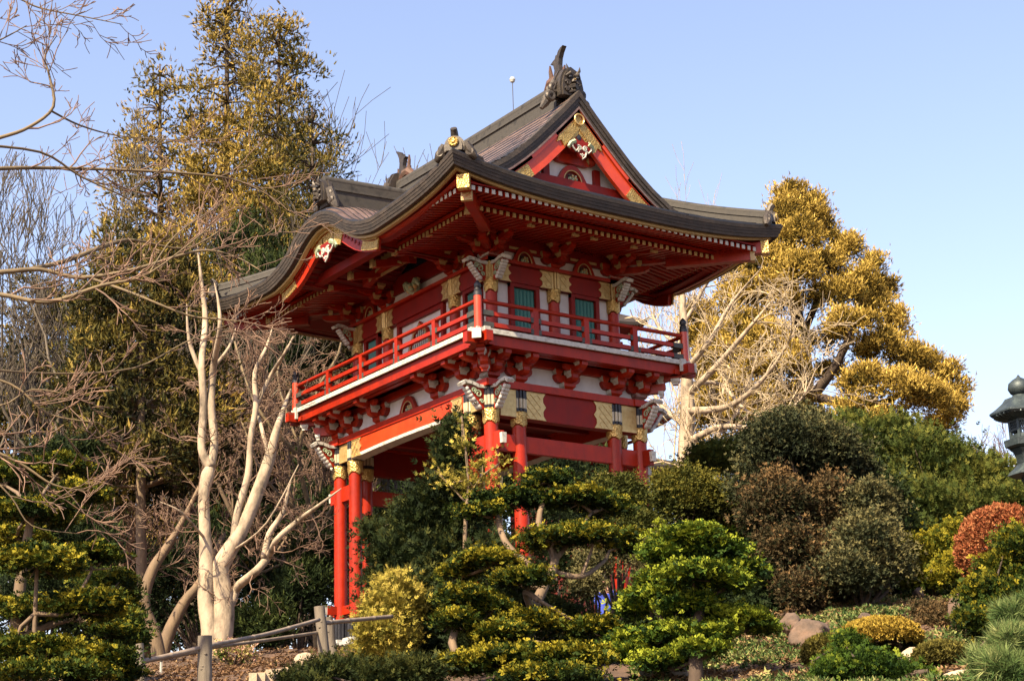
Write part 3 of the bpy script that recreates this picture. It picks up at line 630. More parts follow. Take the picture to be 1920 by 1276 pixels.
for sg in (-1, 1):
    nC = 13
    for i in range(nC):
        t0, t1 = 1.22*i/nC, 1.22*(i+1)/nC; w0, w1 = 2.65-t0, 2.65-t1; n = 32; mb = MB()
        Xa = [-w0+2*w0*j/n for j in range(n+1)]; Xb = [-w1+2*w1*j/n for j in range(n+1)]
        rs_ = random.Random(i*5+sg); j = 0
        while j < n:
            e = min(n, j+rs_.choice((1, 2, 2, 3))); q = slice(j, e+1); dz = rs_.uniform(0, .012)
            A_ = [(x, sg*(3.4-t0), frontZ(t0, x)+.012+dz) for x in Xa[q]]; B_ = [(x, sg*(3.4-t1), frontZ(t1, x)+.001+dz*.6) for x in Xb[q]]; C_ = [(x, sg*(3.4-t0), frontZ(t0, x)-.02) for x in Xa[q]]
            mb.strip(A_, B_, 0); mb.strip(C_, A_, 1); j = e
        link('roof_course', mesh(mb, 'roof_course', [M['roofgrey'], M['dark']], True), gate, (0, 0, -ZB*U))
# ---- thick layered eave edge, following the curve of each side
def normal_path(pts):                       # pts (s, z): downward unit normal in the plane of the face
    N = []
    for i in range(len(pts)):
        a, b = pts[max(i-1, 0)], pts[min(i+1, len(pts)-1)]; ds, dz = b[0]-a[0], b[1]-a[1]; L_ = math.hypot(ds, dz); N.append((dz/L_, -ds/L_))
    return N
for k in 'RKLX':
    w = half(k, 2.65, 3.40); q = half(k, 3.40, 2.65); f = edgeR if k in 'RK' else edgeL
    n = 72; base = [(-w+2*w*i/n, 0) for i in range(n+1)]
    base = [(s, f(s)) for s, _ in base]
    def off(d, inset, ww):
        pts = [(s*ww/w, z) for s, z in base]; N = normal_path(pts); out_ = []
        for (s, z), (a, b) in zip(pts, N): 
            e = 1 if abs(s) < w*.8 else max(0, 1-(abs(s)/w-.8)/.2)
            out_.append((s+a*d*e, -(q-inset), z-d*(e*(-b)+(1-e))))
        return out_
    layers = [(0.0, .045, -.012), (.047, .036, .004), (.085, .036, .018), (.123, .036, .034)]
    for d, h, ins in layers:
        mb = MB(); mb.slab(off(d, ins, w-ins), off(d, ins+.30, w-ins-.30), off(d+h, ins+.30, w-ins-.30), off(d+h, ins+.010, w-ins-.010))
        put('eave_layer', mesh(mb, 'eave_layer', M['copperedge'], True), k)
    mb = MB(); ins = .115; mb.slab(off(.158, ins, w-ins), off(.158, ins+.05, w-ins-.05), off(.19, ins+.05, w-ins-.05), off(.19, ins, w-ins))
    mb2 = MB(); mb2.slab(off(.160, ins+.052, w-ins-.052), off(.160, ins+.30, w-ins-.30), off(.182, ins+.30, w-ins-.30), off(.182, ins+.052, w-ins-.052)); put('eave_underside', mesh(mb2, 'eave_underside', M['redflat'], True), k)
    put('cream_eave_strip', mesh(mb, 'cream_eave_strip', M['cream'], True), k)
    ins = .20                                # red board between strip and rafter tops (deeper at the corners)
    segs = [(-w+ins, w-ins)] if k in 'RK' else [(-w+ins, -1.25), (1.25, w-ins)]
    for a, b in segs:
        mb = MB(); S_ = [a+(b-a)*i/30 for i in range(31)]
        top = [(s, -(q-ins), f(s)-.185) for s in S_]; bot = [(s*(1-.02), -(q-ins)+.03, min(1.50, f(s)-.20)) for s in S_]
        mb.slab(top, [(x, y+.05, z) for x, y, z in top], [(x, y+.05, z) for x, y, z in bot], bot)
        put('eave_board', mesh(mb, 'eave_board', M['red'], True), k)
# ---- karahafu front: red bargeboards, gilt crest, pendant, beam and little ceiling
def kpath(d, y0, y1, n=40):
    pts = [(y0+(y1-y0)*i/n, kz(y0+(y1-y0)*i/n)) for i in range(n+1)]; N = normal_path(pts)
    return [(s+a*d, z+b*d) for (s, z), (a, b) in zip(pts, N)]
def kboard(d0, d1, o_, th, y0, y1, m, name, k, zk=0, tap=0):
    A_, B_ = kpath(d0, y0, y1), kpath(d1, y0, y1)
    mb = MB(); mb.slab([(s, -o_, z) for s, z in A_], [(s, -o_, z) for s, z in B_], [(s, -o_+th, z) for s, z in B_], [(s, -o_+th, z) for s, z in A_])
    return put(name, mesh(mb, name, m, True), k)
def spiral_pts(c, r0, sg, y, turns=1.4, n=16, a0=0):
    return [(c[0]+sg*r0*(1-.8*i/n)*math.cos(a0+turns*2*math.pi*i/n), y, c[1]+r0*(1-.8*i/n)*math.sin(a0+turns*2*math.pi*i/n)) for i in range(n+1)]
def pendant(w, h, name='gable_pendant'):
    mb = MB(); poly = [(0, -h), (w*.28, -h*.86), (w*.40, -h*.66), (w*.34, -h*.45), (w*.62, -h*.62), (w*.95, -h*.42), (w*1.0, -h*.15), (w*.7, 0)]
    poly = poly+[(-a, b) for a, b in poly[::-1][:-1]]
    mb.prism(poly, lambda a, b, d: (a, -d, b), 0, .045, 0)
    for i in range(len(poly)-2):
        if i == 7: continue
        (a, b), (c, d) = poly[i], poly[(i+1) % len(poly)]; mb.tube([(a, -.048, b), (c, -.048, d)], .013, 6, 1)
    for sg in (-1, 1):
        mb.tube(spiral_pts((sg*w*.30, -h*.42), w*.24, sg, -.05, a0=.6), .014, 6, 1); mb.tube(spiral_pts((sg*w*.30, -h*.42), w*.15, sg, -.052, a0=.6), .011, 6, 2)
        mb.tube([(sg*w*.7, -.05, -h*.1), (sg*w*1.1, -.04, -h*.22), (sg*w*1.28, -.03, -h*.42), (sg*w*1.15, -.03, -h*.5)], [.04, .035, .025, .012], 6, 2)
        mb.tube(spiral_pts((sg*w*.15, -h*.78), w*.06, sg, -.05, 1), .008, 5, 1)
    mb.tube([(0, -.05, -h*.70), (w*.07, -.05, -h*.80), (0, -.05, -h*.88), (-w*.07, -.05, -h*.80), (0, -.05, -h*.70)], .009, 5, 1)
    return mesh(mb, name, [M['redflat'], M['trim'], M['green']], True)
pend = pendant(.19, .30); pendk = pendant(.21, .27)
for k in 'LX':
    kboard(.185, .36, 2.44, .06, -1.32, 1.32, M['redlit'] if False else M['red'], 'karahafu_board', k)
    kboard(.180, .225, 2.47, .05, -1.30, 1.30, M['red'], 'karahafu_board', k)
    kboard(.19, .40, 2.452, .02, -.50, .50, M['gold'], 'gilt_crest', k); kboard(.182, .225, 2.482, .02, -.50, .50, M['gold'], 'gilt_crest', k)
    for a, b in ((-1.36, -1.02), (1.02, 1.36)): kboard(.185, .345, 2.455, .02, a, b, M['gold'], 'gilt_crest', k); kboard(.18, .22, 2.48, .02, a, b, M['gold'], 'gilt_crest', k)
    put('gable_pendant', pendk, k, 0, 2.44, kz(0)-.37)
    cb = bar('karahafu_beam', k, -1.0, 1.0, 2.12, 1.40, 1.52, .12, M['redflat'])
    for s in (-.98, .98):
        e = bar('support_beam', k, s-.05, s+.05, 1.72, 1.40, 1.50, 1.35, M['red']); put('white_end_cap', mesh(MB().box((0, 0, 0), (.108, .02, .11)), 'white_end_cap', M['trim']), parent=e, s=.05, z=.05, out=.682)
    for i in range(21):                      # curved ceiling with ribs running into the gable
        s = -.9+1.8*i/20; z = kz(s)-.30; put('ceiling_rib', mesh(MB().box((0, 0, 0), (.035, 1.4, .04)), 'ceiling_rib', M['redflat']), k, s, 1.75, z)
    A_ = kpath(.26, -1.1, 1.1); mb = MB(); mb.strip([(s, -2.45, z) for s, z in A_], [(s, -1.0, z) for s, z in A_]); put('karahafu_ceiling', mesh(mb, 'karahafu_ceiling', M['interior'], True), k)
    put('gable_panel', mesh(MB().prism([(-.75, 1.5), (-.6, 1.66), (-.3, 1.83), (0, 1.90), (.3, 1.83), (.6, 1.66), (.75, 1.5)], lambda a, b, d: (a, -d, b), 0, .02), 'gable_panel', M['cream']), k, 0, A0+.46, -.03)
# ---- main gable
def ppath(d, x0, x1, n=30):
    pts = [(x0+(x1-x0)*i/n, pz(x0+(x1-x0)*i/n)) for i in range(n+1)]; N = normal_path(pts); sg = 1
    return [(s+a*d*sg, z+b*d*sg) for (s, z), (a, b) in zip(pts, N)]
def miter(pts, x0):                          # keep both boards meeting on the centre plane
    out_ = []
    for i, (s, z) in enumerate(pts): out_.append((s, z))
    return out_
def gboard(k, d0, d1, o_, th, x0, x1, m, name, side):
    def pth(d):
        P_ = ppath(d, x0, x1)
        if x0 == 0:                          # extend to the centre line
            s, z = P_[0]; s2, z2 = P_[2]; sl = (z2-z)/(s2-s); P_[0] = (0.0, z-sl*s)
            P_ = [P_[0]]+[p for p in P_[1:] if p[0] > .01]
        return P_
    A_, B_ = pth(d0), pth(d1); n = min(len(A_), len(B_)); A_, B_ = A_[:1]+A_[len(A_)-n+1:], B_[:1]+B_[len(B_)-n+1:]
    mb = MB(); mb.slab([(side*s, -o_, z) for s, z in A_], [(side*s, -o_, z) for s, z in B_], [(side*s, -o_+th, z) for s, z in B_], [(side*s, -o_+th, z) for s, z in A_])
    return put(name, mesh(mb, name, m, True), k)
for k in 'RK':
    for sd_ in (-1, 1):
        for d, h, o_ in ((0.0, .05, 2.485), (.052, .045, 2.47), (.099, .045, 2.455)):
            gboard(k, d-.012, d+h, o_, .16, 0, 1.62, M['copperedge'], 'verge_layer', sd_)
        gboard(k, .142, .165, 2.465, .3, 0, 1.55, M['copper'], 'verge_layer', sd_)
        gboard(k, .166, .215, 2.452, .08, 0, 1.42, M['redlit'], 'bargeboard', sd_)
        gboard(k, .216, .40, 2.425, .06, 0, 1.30, M['redlit'], 'bargeboard', sd_)
        gboard(k, .17, .212, 2.452, .012, 0, .52, M['gold'], 'gilt_fitting', sd_); gboard(k, .17, .212, 2.452, .012, .92, 1.42, M['gold'], 'gilt_fitting', sd_)
        gboard(k, .222, .40, 2.437, .016, 0, .40, M['gold'], 'gilt_fitting', sd_); gboard(k, .222, .395, 2.437, .016, 1.00, 1.30, M['gold'], 'gilt_fitting', sd_)
    put('gilt_chevron', mesh(MB().prism([(0, 3.23), (-.33, 2.86), (-.37, 2.74), (-.30, 2.78), (-.25, 2.70), (0, 2.99), (.25, 2.70), (.30, 2.78), (.37, 2.74), (.33, 2.86)], lambda a, b, d: (a, -d, b), 2.42, 2.446), 'gilt_chevron', M['gold']), k)
    # gable wall behind
    put('gable_wall', mesh(MB().prism([(-1.35, 1.98), (0, 3.25), (1.35, 1.98)], lambda a, b, d: (a, -d, b), 0, .03), 'gable_wall', M['white']), k, 0, 2.17, 0)
    bar('gable_beam', k, -1.2, 1.2, 2.26, 2.16, 2.30, .10, M['redflat'])
    put('frog_leg_strut', frog(.22, .24), k, 0, 2.21, 2.30)
    for s in (-.42, .42): bar('gable_post', k, s-.05, s+.05, 2.22, 2.30, 2.55, .06, M['redflat'])
    put('gable_bracket', lat_mesh(.34, .12), k, 0, 2.24, 2.55); bar('gable_beam', k, -.5, .5, 2.24, 2.67, 2.78, .08, M['red'])
    for s in (-.30, .30): put('bearing_block', bu, k, s, 2.26, 2.58)
    o = put('gable_pendant', pend, k, 0, 2.44, 2.80); o.scale = (.85, 1, .85)
    put('pendant_panel', mesh(MB().prism([(-.20, -.20), (0, .14), (.20, -.20), (.12, -.26), (-.12, -.26)], lambda a, b, d: (a, -d, b), 0, .03), 'pendant_panel', M['redflat']), k, 0, 2.40, 2.92)
    rosette = MB().lathe([(.045, 0), (.04, .012), (.01, .02)], n=10); rs = mesh(rosette, 'rosette', M['dark']); o = put('rosette', rs, k, 0, 2.42, 2.87); o.rotation_euler = (math.pi/2, 0, FR[k])
    rg = mesh(MB().tube([(.075*math.cos(t), .0, .075*math.sin(t)) for t in [i*math.pi/10 for i in range(21)]], .012, 6), 'gilt_ring', M['goldpanel'], True); put('gilt_ring', rg, k, 0, 2.46, 3.12)
# ---- ridges
def ridge_run(p, q, w, h, name, m='patina', sag=0.0, n=10):
    p, q = Vector(p), Vector(q); d = (q-p); hd = Vector((d.x, d.y, 0)).normalized(); sd2 = Vector((hd.y, -hd.x, 0)); pts = [p+d*i/n-Vector((0, 0, sag*math.sin(math.pi*i/n))) for i in range(n+1)]
    out_ = link(name, mesh(MB(), name, M[m]) if False else None, gate, (0, 0, -ZB*U))
    prof = [(1.0, 0, .25), (.80, .25, .30), (.95, .55, .08), (.70, .63, .20)]
    me_list = []
    for i_, (ww, z0, hh) in enumerate(prof):
        mb = MB(); a = sd2*w/2*ww; A_ = [v+a+Vector((0, 0, z0*h)) for v in pts]; B_ = [v+a*.96+Vector((0, 0, (z0+hh)*h)) for v in pts]; C_ = [v-a*.96+Vector((0, 0, (z0+hh)*h)) for v in pts]; D_ = [v-a+Vector((0, 0, z0*h)) for v in pts]
        mb.slab(A_, B_, C_, D_); link('ridge_layer', mesh(mb, 'ridge_layer', M[m], True), out_)
    mb = MB(); mb.tube([v+Vector((0, 0, h*.88)) for v in pts], w*.34, 10); link('ridge_cap', mesh(mb, 'ridge_cap', M[m], True), out_)
    return out_
ridge_run((0, -2.12, 3.40), (0, 2.12, 3.40), .24, .38, 'main_ridge', sag=.01)
for k, sx in (('L', -1), ('X', 1)):
    ridge_run((sx*2.52, 0, 2.20), (sx*1.0, 0, 2.26), .20, .44, 'karahafu_ridge')
for sx in (-1, 1):
    for sy in (-1, 1):
        ridge_run((sx*2.50, sy*3.25, 1.80), (sx*1.42, sy*2.17, 2.16), .15, .22, 'hip_ridge', m='patina', sag=.03)
# onigawara: arch-shaped end tile with a face, side curls
def oni(w, h, dp, face=True, disc=False):
    mb = MB(); arch = [(-w, 0), (-w*1.05, h*.35), (-w*.92, h*.62), (-w*.6, h*.88), (0, h), (w*.6, h*.88), (w*.92, h*.62), (w*1.05, h*.35), (w, 0)]
    mb.prism(arch, lambda a, b, d: (a, -d, b), 0, dp, 0); mb.prism([(a*.84, b*.92) for a, b in arch], lambda a, b, d: (a, -d, b), dp, dp+.03, 0)
    mb.prism([(a*1.08, b*1.04) for a, b in arch], lambda a, b, d: (a, -d, b), dp*.25, dp*.45, 0)
    y = -dp-.03
    if face:
        for sg in (-1, 1):
            mb.tube([(sg*w*.38, y, h*.72), (sg*w*.52, y-.03, h*.86), (sg*w*.60, y-.02, h*1.0)], [.028, .02, .004], 6, 0)
            mb.lathe([(.004, -.026), (.026, -.01), (.026, .012), (.004, .026)], (sg*w*.30, y-.025, h*.60), 8, 2)
            mb.tube([(sg*w*.10, y-.02, h*.66), (sg*w*.35, y-.045, h*.71), (sg*w*.62, y-.01, h*.62)], [.018, .024, .012], 6, 0)
            mb.tube(spiral_pts((sg*w*.45, h*.40), w*.20, sg, y-.01), .018, 6, 0); mb.tube(spiral_pts((sg*w*.55, h*.18), w*.16, sg, y-.01), .016, 6, 0)
            mb.tube([(sg*w*.2, y-.02, h*.22), (sg*w*.22, y-.05, h*.12)], [.014, .004], 5, 0)
        mb.lathe([(.01, -.03), (.04, -.015), (.035, .02), (.01, .045)], (0, y-.03, h*.47), 8, 1 if False else 0); mb.lathe([(.004, -.02), (.02, 0), (.004, .02)], (0, y-.055, h*.50), 8, 1)
        for zz in (.30, .24, .10): mb.tube([(-w*.42, y, h*zz), (0, y-.045, h*(zz+.05)), (w*.42, y, h*zz)], .018, 6, 0)
    if disc:
        n0 = len(mb.v); mb.lathe([(w*.52, 0), (w*.52, .02), (w*.42, .03), (w*.3, .022), (w*.12, .04), (.005, .04)], n=16, k=1)
        for i in range(n0, len(mb.v)): x_, y_, z_ = mb.v[i]; mb.v[i] = (x_, y-z_+.0, y_+h*.52)
        mb.tube([(0, -dp*.5, h*.9), (0, -dp*.8, h*1.25), (0, -dp*1.15, h*1.42)], [.05, .045, .042], 8, 0)
    for sg in (-1, 1):
        for c, r0 in ((( sg*w*1.22, h*.28), w*.42), ((sg*w*1.55, -h*.02), w*.36)):
            mb.tube(spiral_pts(c, r0, sg, -dp*.5, 1.3, 18, 2.2), [.035]*14+[.03, .025, .02, .015, .01], 7, 0)
            mb.tube([(q[0], q[1]+dp*.35, q[2]) for q in spiral_pts(c, r0*1.05, sg, -dp*.5, 1.0, 14, 2.2)], .03, 6, 0)
        mb.tube([(sg*w*1.0, -dp*.4, h*.5), (sg*w*1.35, -dp*.3, h*.12), (sg*w*1.75, -dp*.2, -h*.22), (sg*w*2.05, -dp*.1, -h*.42)], [.06, .07, .06, .03], 8, 0)
    return mesh(mb, 'ridge_end_tile', [M['oni'], M['gold'], M['dark']], True)
on1 = oni(.19, .44, .20); on2 = oni(.12, .20, .10, False, True)
for sy in (-1, 1): put('ridge_end_tile', on1, 'R' if sy < 0 else 'K', 0, 2.12, 3.50)
for k in 'LX': put('ridge_end_tile', oni(.13, .34, .14), k, 0, 2.44, 2.26)
for sx in (-1, 1):
    for sy in (-1, 1):
        link('ridge_end_tile', on2, gate, (sx*2.50*U, sy*3.25*U, (1.83-ZB)*U), math.atan2(sy, sx)+math.pi/2)
# dolphin tails on the main ridge
for sy in (-1, 1):
    mb = MB()
    tailp = [(-.10, 0), (-.02, .16), (.02, .28), (-.02, .42), (-.10, .44), (-.02, .48), (.04, .50), (.07, .56), (.11, .56), (.15, .62), (.22, .66), (.30, .68), (.22, .58), (.17, .48), (.15, .36), (.18, .18), (.22, .06), (.16, 0)]
    fin1 = [(-.26, -.05), (-.20, .08), (-.22, .20), (-.19, .22), (-.20, .34), (-.17, .46), (-.11, .26), (-.06, .08), (-.10, -.04)]
    fin2 = [(.17, .05), (.22, .22), (.28, .30), (.29, .16), (.27, .02)]
    sc = .74
    mb.prism([(a*sc, b*sc) for a, b in tailp], lambda a, b, d: (d, -a, b), -.035, .035, 0)
    for fn in (fin1, fin2): mb.prism([(a*sc, b*sc) for a, b in fn], lambda a, b, d: (d, -a, b), -.014, .014, 1)
    mb.tube([(0, .22, -.02), (0, .12, .06), (0, 0, .06), (0, -.12, .0)], [.05, .08, .08, .05], 8, 1)
    put('dolphin_ornament', mesh(mb, 'dolphin_ornament', [M['oni'], M['finrust']]), 'R' if sy < 0 else 'K', 0, 1.98, 3.80)
# short descending ridge stubs beside the gable foot and lightning ball
rod = link('lightning_rod', mesh(MB().tube([(0, 0, 0), (0, 0, .52)], .006, 6), 'lightning_rod', M['gray']), gate, (0, -.95*U, (3.74-ZB)*U))
link('glass_ball', mesh(MB().lathe([(.003, -.045), (.03, -.035), (.045, 0), (.03, .035), (.003, .045)], n=14), 'glass_ball', M['ball'], True), rod, (0, 0, .55*U))
# small floodlight boxes and drain pipe on the columns
for x, y, z in ((AL+.11, -BL-.02, -1.42), (-AL+.12, -BL-.02, -1.20), (-AL-.02, -BL-.03, -1.17)):
    link('junction_box', mesh(MB().box((0, 0, 0), (.06, .05, .13)), 'junction_box', M['trim']), gate, (x*U, y*U, (z-ZB)*U))
link('conduit', mesh(MB().tube([(AL+.11, -BL-.02, -1.5), (AL+.11, -BL-.02, -3.1)], .010, 6), 'conduit', M['trim']), gate, (0, 0, -ZB*U))

# ------------------------------------------------------------------ foliage helpers
def tri_np(name, V, F, m, tint=None, smooth=False):
    me = bpy.data.meshes.new(name); V = np.ascontiguousarray(V, np.float32); F = np.ascontiguousarray(F, np.int32); k = F.shape[1]
    me.vertices.add(len(V)); me.vertices.foreach_set('co', V.ravel()); me.loops.add(F.size); me.loops.foreach_set('vertex_index', F.ravel())
    me.polygons.add(len(F)); me.polygons.foreach_set('loop_start', np.arange(0, F.size, k, dtype=np.int32)); me.polygons.foreach_set('loop_total', np.full(len(F), k, np.int32))
    if smooth: me.polygons.foreach_set('use_smooth', np.ones(len(F), bool))
    me.materials.append(m); me.update(calc_edges=True)
    if tint is not None:
        a = me.attributes.new('tint', 'FLOAT', 'POINT'); a.data.foreach_set('value', np.ascontiguousarray(tint, np.float32))
    return me
def unit(a): return a/np.maximum(np.linalg.norm(a, axis=-1, keepdims=True), 1e-9)
def leafp(c, d, l, w, up=(0, 0, 1), broad=0.0):     # one leaf facet; broad = wide rounded tip, else pointed
    c, d, up = np.array(c, float), unit(np.array(d, float)), np.array(up, float); s = unit(np.cross(d, up)+1e-6)
    if broad: return [c, c+d*l+s*w*.5, c+d*l*.9-s*w*.5]
    return [c+s*w*.5+d*l*.15, c+d*l, c-s*w*.5+d*l*.15]
def tmpl(kind):
    r = np.random.default_rng(11); q = []
    if kind == 'fan':                       # flat scalloped spray
        for a in (-48, 2, 50):
            t = math.radians(a); q.append(leafp((0, 0, 0.02*r.random()), (math.cos(t), math.sin(t), .15+.3*r.normal()), .62+.4*r.random(), .50, broad=1))
    elif kind == 'tuft':                    # bunch of short spikes about +x
        for i in range(3):
            d = np.array([1.0, *(r.normal(0, .55, 2))]); q.append(leafp(r.normal(0, .12, 3), d, .8+.4*r.random(), .28, r.normal(0, 1, 3)))
    elif kind == 'frond':                   # feathery branchlet
        q.append(leafp((0, 0, 0), (1, 0, 0), 1.1, .13))
        for i, x in enumerate((.15, .5)):
            for s in (-1, 1): q.append(leafp((x, 0, 0), (.75, s*.75, .2*r.normal()), .5*(1.15-x), .2))
    elif kind == 'leaf': q.append(leafp((0, 0, 0), (1, 0, .1), 1, .7)); q.append(leafp((.1, 0, 0), (-.2, 1, .3), .8, .6))
    elif kind == 'leaves3':
        for a in (-50, 0, 55): t = math.radians(a); q.append(leafp((0, 0, 0), (math.cos(t), math.sin(t), r.normal(0, .4)), .9, .46, (r.normal(0, .5), r.normal(0, .5), 1)))
    elif kind == 'needles':
        for i in range(9):
            d = np.array([.9, *(r.normal(0, .6, 2))]); q.append(leafp((0, 0, 0), d, 1.0, .07, r.normal(0, 1, 3)))
    return np.array(q).reshape(-1, 3)
TM = {k: tmpl(k) for k in ('fan', 'tuft', 'frond', 'leaf', 'leaves3', 'needles')}
def sprigs(pos, xd, zd, size, kind, tint):
    T = TM[kind]; n, m = len(pos), len(T); x = unit(xd); y = unit(np.cross(zd, x)+1e-6); z = np.cross(x, y)
    V = pos[:, None, :]+size[:, None, None]*(T[None, :, 0:1]*x[:, None, :]+T[None, :, 1:2]*y[:, None, :]+T[None, :, 2:3]*z[:, None, :])
    F = np.arange(n*m).reshape(-1, 3); return V.reshape(-1, 3), F, np.repeat(tint, m)
def lumps(cl, k, fr=.5, sq=1.0, seed=1):     # smaller clumps over the surface of each clump
    g = np.random.default_rng(seed); out = []; cl = np.array(cl, float); cl[:, 3:6] *= .84
    for c in cl:
        d = unit(g.normal(size=(k, 3))); d[:, 2] = np.where(d[:, 2] < -.35, -d[:, 2], d[:, 2])
        p = c[:3]+d*c[3:6]*g.uniform(.62, .95, (k, 1)); s = g.uniform(.7, 1.2, (k, 1))*fr
        out.append(np.hstack([p, np.repeat([c[3:6]], k, 0)*s*np.array([1, 1, sq])]))
    return np.vstack([np.asarray(cl)]+out)
PER = dict(fan=16, tuft=14, frond=9, leaf=8, leaves3=18, needles=5); CS = dict(fan=1.3, tuft=1.0, frond=.8, leaf=.7, leaves3=1.5, needles=.35)
NM = dict(fan=1.6, tuft=1.5, frond=1.3, leaf=1.5, leaves3=1.9, needles=1.3); SM = dict(fan=.47, tuft=.54, frond=.80, leaf=.72, leaves3=.55, needles=.85)
def crown(parent, base, cl, n, kind, size, m, seed=0, upw=.35, rnd=.45, shell=.35, droop=0.0, name='crown', tbias=.5, tspread=.22, topt=.25, flat=0.0, minz=-.75, rough=1.0):
    g = np.random.default_rng(seed+100); cl = np.asarray(cl, float); vol = (cl[:, 3]*cl[:, 5])**1.0; n = int(n*NM[kind]); size = size*SM[kind]; 
    per = PER[kind]; nc = max(8, n//per); cid = g.integers(0, nc, n); ci = g.choice(len(cl), nc, p=vol/vol.sum())       # sprigs grow in tufts
    dc = unit(g.normal(size=(nc, 3))); dc[:, 2] = np.where(dc[:, 2] < minz, -dc[:, 2], dc[:, 2]); rc = (1-shell*g.random(nc)**1.4+g.normal(0, .09*min(1, rough), nc))*(1+(0 if rough < .5 else 1)*.12*np.sin(dc[:, 0]*7+ci)+(0 if rough < .5 else .10)*np.sin(dc[:, 2]*9+dc[:, 1]*5+ci))
    rc = rc+np.where(g.random(nc) < .16*min(1, rough*1.2), g.exponential(.14, nc), 0)*(0 if rough < .5 else (.45 if kind == 'tuft' else 1))
    pc = cl[ci, :3]+dc*cl[ci, 3:6]*rc[:, None]; off = g.normal(size=(n, 3))*size*CS[kind]*rough*g.uniform(.6, 1.4, nc)[cid][:, None]; off[:, 2] *= (.45 if flat else .8)
    pos = pc[cid]+off; c = cl[ci][cid]; d = dc[cid]; rr = rc[cid]; idx = ci[cid]; ctuft = g.normal(0, 1, nc)[cid]
    od = unit(unit(d/np.maximum(c[:, 3:6], .01)*c[:, 3:4])+.6*unit(off)); xd = unit(od*(1-flat)+g.normal(size=(n, 3))*rnd+np.array([0, 0, upw-droop])); 
    zd = unit(np.array([0, 0, 1.0])+g.normal(size=(n, 3))*(.5 if flat else .9)); 
    if flat: xd[:, 2] *= (1-flat*.6)
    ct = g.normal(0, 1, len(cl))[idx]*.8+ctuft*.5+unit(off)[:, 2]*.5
    tint = np.clip(tbias+tspread*(.55*g.normal(size=n)+.6*ct)+topt*(rr-.85)*2+topt*.5*d[:, 2], 0, 1)  # new tips yellower; sunlit tops and near-black inner shade also put into tint
    V, F, T = sprigs(pos, xd, zd, size*g.uniform(.65, 1.35, n), kind, tint)
    o = link(name, tri_np(name, V-np.asarray(base), F, m, T), parent); return o
def seg_mesh(name, segs, m, parent, base, nside=5):       # segs: (p0, p1, r0, r1)
    A = np.array([s[0] for s in segs]); B = np.array([s[1] for s in segs]); ra = np.array([s[2] for s in segs]); rb = np.array([s[3] for s in segs])
    d = unit(B-A); ref = np.where(np.abs(d[:, 2:3]) > .9, np.array([[1.0, 0, 0]]), np.array([[0, 0, 1.0]])); a = unit(np.cross(d, ref)); b = np.cross(d, a); n = len(A)
    V = np.zeros((n, 2*nside, 3))
    for j in range(nside):
        t = 2*math.pi*j/nside; o = a*math.cos(t)+b*math.sin(t); V[:, j] = A+o*ra[:, None]; V[:, nside+j] = B+d*ra[:, None]*.25+o*rb[:, None]
    F = np.array([[j, (j+1) % nside, nside+(j+1) % nside, nside+j] for j in range(nside)]); F = (np.arange(n)[:, None, None]*2*nside+F[None]).reshape(-1, 4)
    o = link(name, tri_np(name, V.reshape(-1, 3)-np.asarray(base), F, m, None, True), parent); o['kind'] = 'stuff'; return o
def grow(segs, p, d, r, L_, depth, g, up=.15, kids=5, ang=.7, wig=.18, rmin=.004, taper=.55, kr=.55, kl=.55, n=5):
    p = np.array(p, float); d = np.array(d, float); pts = [p.copy()]; ds = []
    for i in range(n):
        d = unit(d+g.normal(0, wig, 3)+np.array([0, 0, up*.35])); p = p+d*L_/n; pts.append(p.copy()); ds.append(d.copy())
    rs = [max(rmin, r*(1-(1-taper)*i/n)) for i in range(n+1)]
    segs += [(pts[i], pts[i+1], rs[i], rs[i+1]) for i in range(n)]
    if depth <= 0: return
    for k in range(kids):
        t = g.uniform(.25, 1.0)*n; i = min(int(t), n-1); q = pts[i]+(pts[i+1]-pts[i])*(t-i)
        side = unit(np.cross(ds[i], g.normal(size=3))); nd = unit(ds[i]*math.cos(ang)+side*math.sin(ang)*g.uniform(.7, 1.2)+np.array([0, 0, up*.5]))
        grow(segs, q, nd, max(rmin, rs[i]*kr), L_*kl*g.uniform(.6, 1.15), depth-1, g, up, kids, ang, wig, rmin, taper, kr, kl, max(2, n-1) if depth > 1 else 2)
def smooth_poly(pts, rs, n=4):
    pts = [np.array(p, float) for p in pts]; out, ro = [], []
    for i in range(len(pts)-1):
        p0, p1, p2, p3 = pts[max(i-1, 0)], pts[i], pts[i+1], pts[min(i+2, len(pts)-1)]
        for j in range(n):
            t = j/n; out.append(.5*((2*p1)+(-p0+p2)*t+(2*p0-5*p1+4*p2-p3)*t*t+(-p0+3*p1-3*p2+p3)*t**3)); ro.append(rs[i]*(1-t)+rs[i+1]*t)
    return out+[pts[-1]], ro+[rs[-1]]
def limb(parent, base, pts, rs, m, name='limb', n=10, sm=4):
    p, r = smooth_poly(pts, rs, sm); mb = MB(); mb.tube([Vector(q-np.asarray(base)) for q in p], r, n); return link(name, mb.mesh(name, m, 'all'), parent), p, r
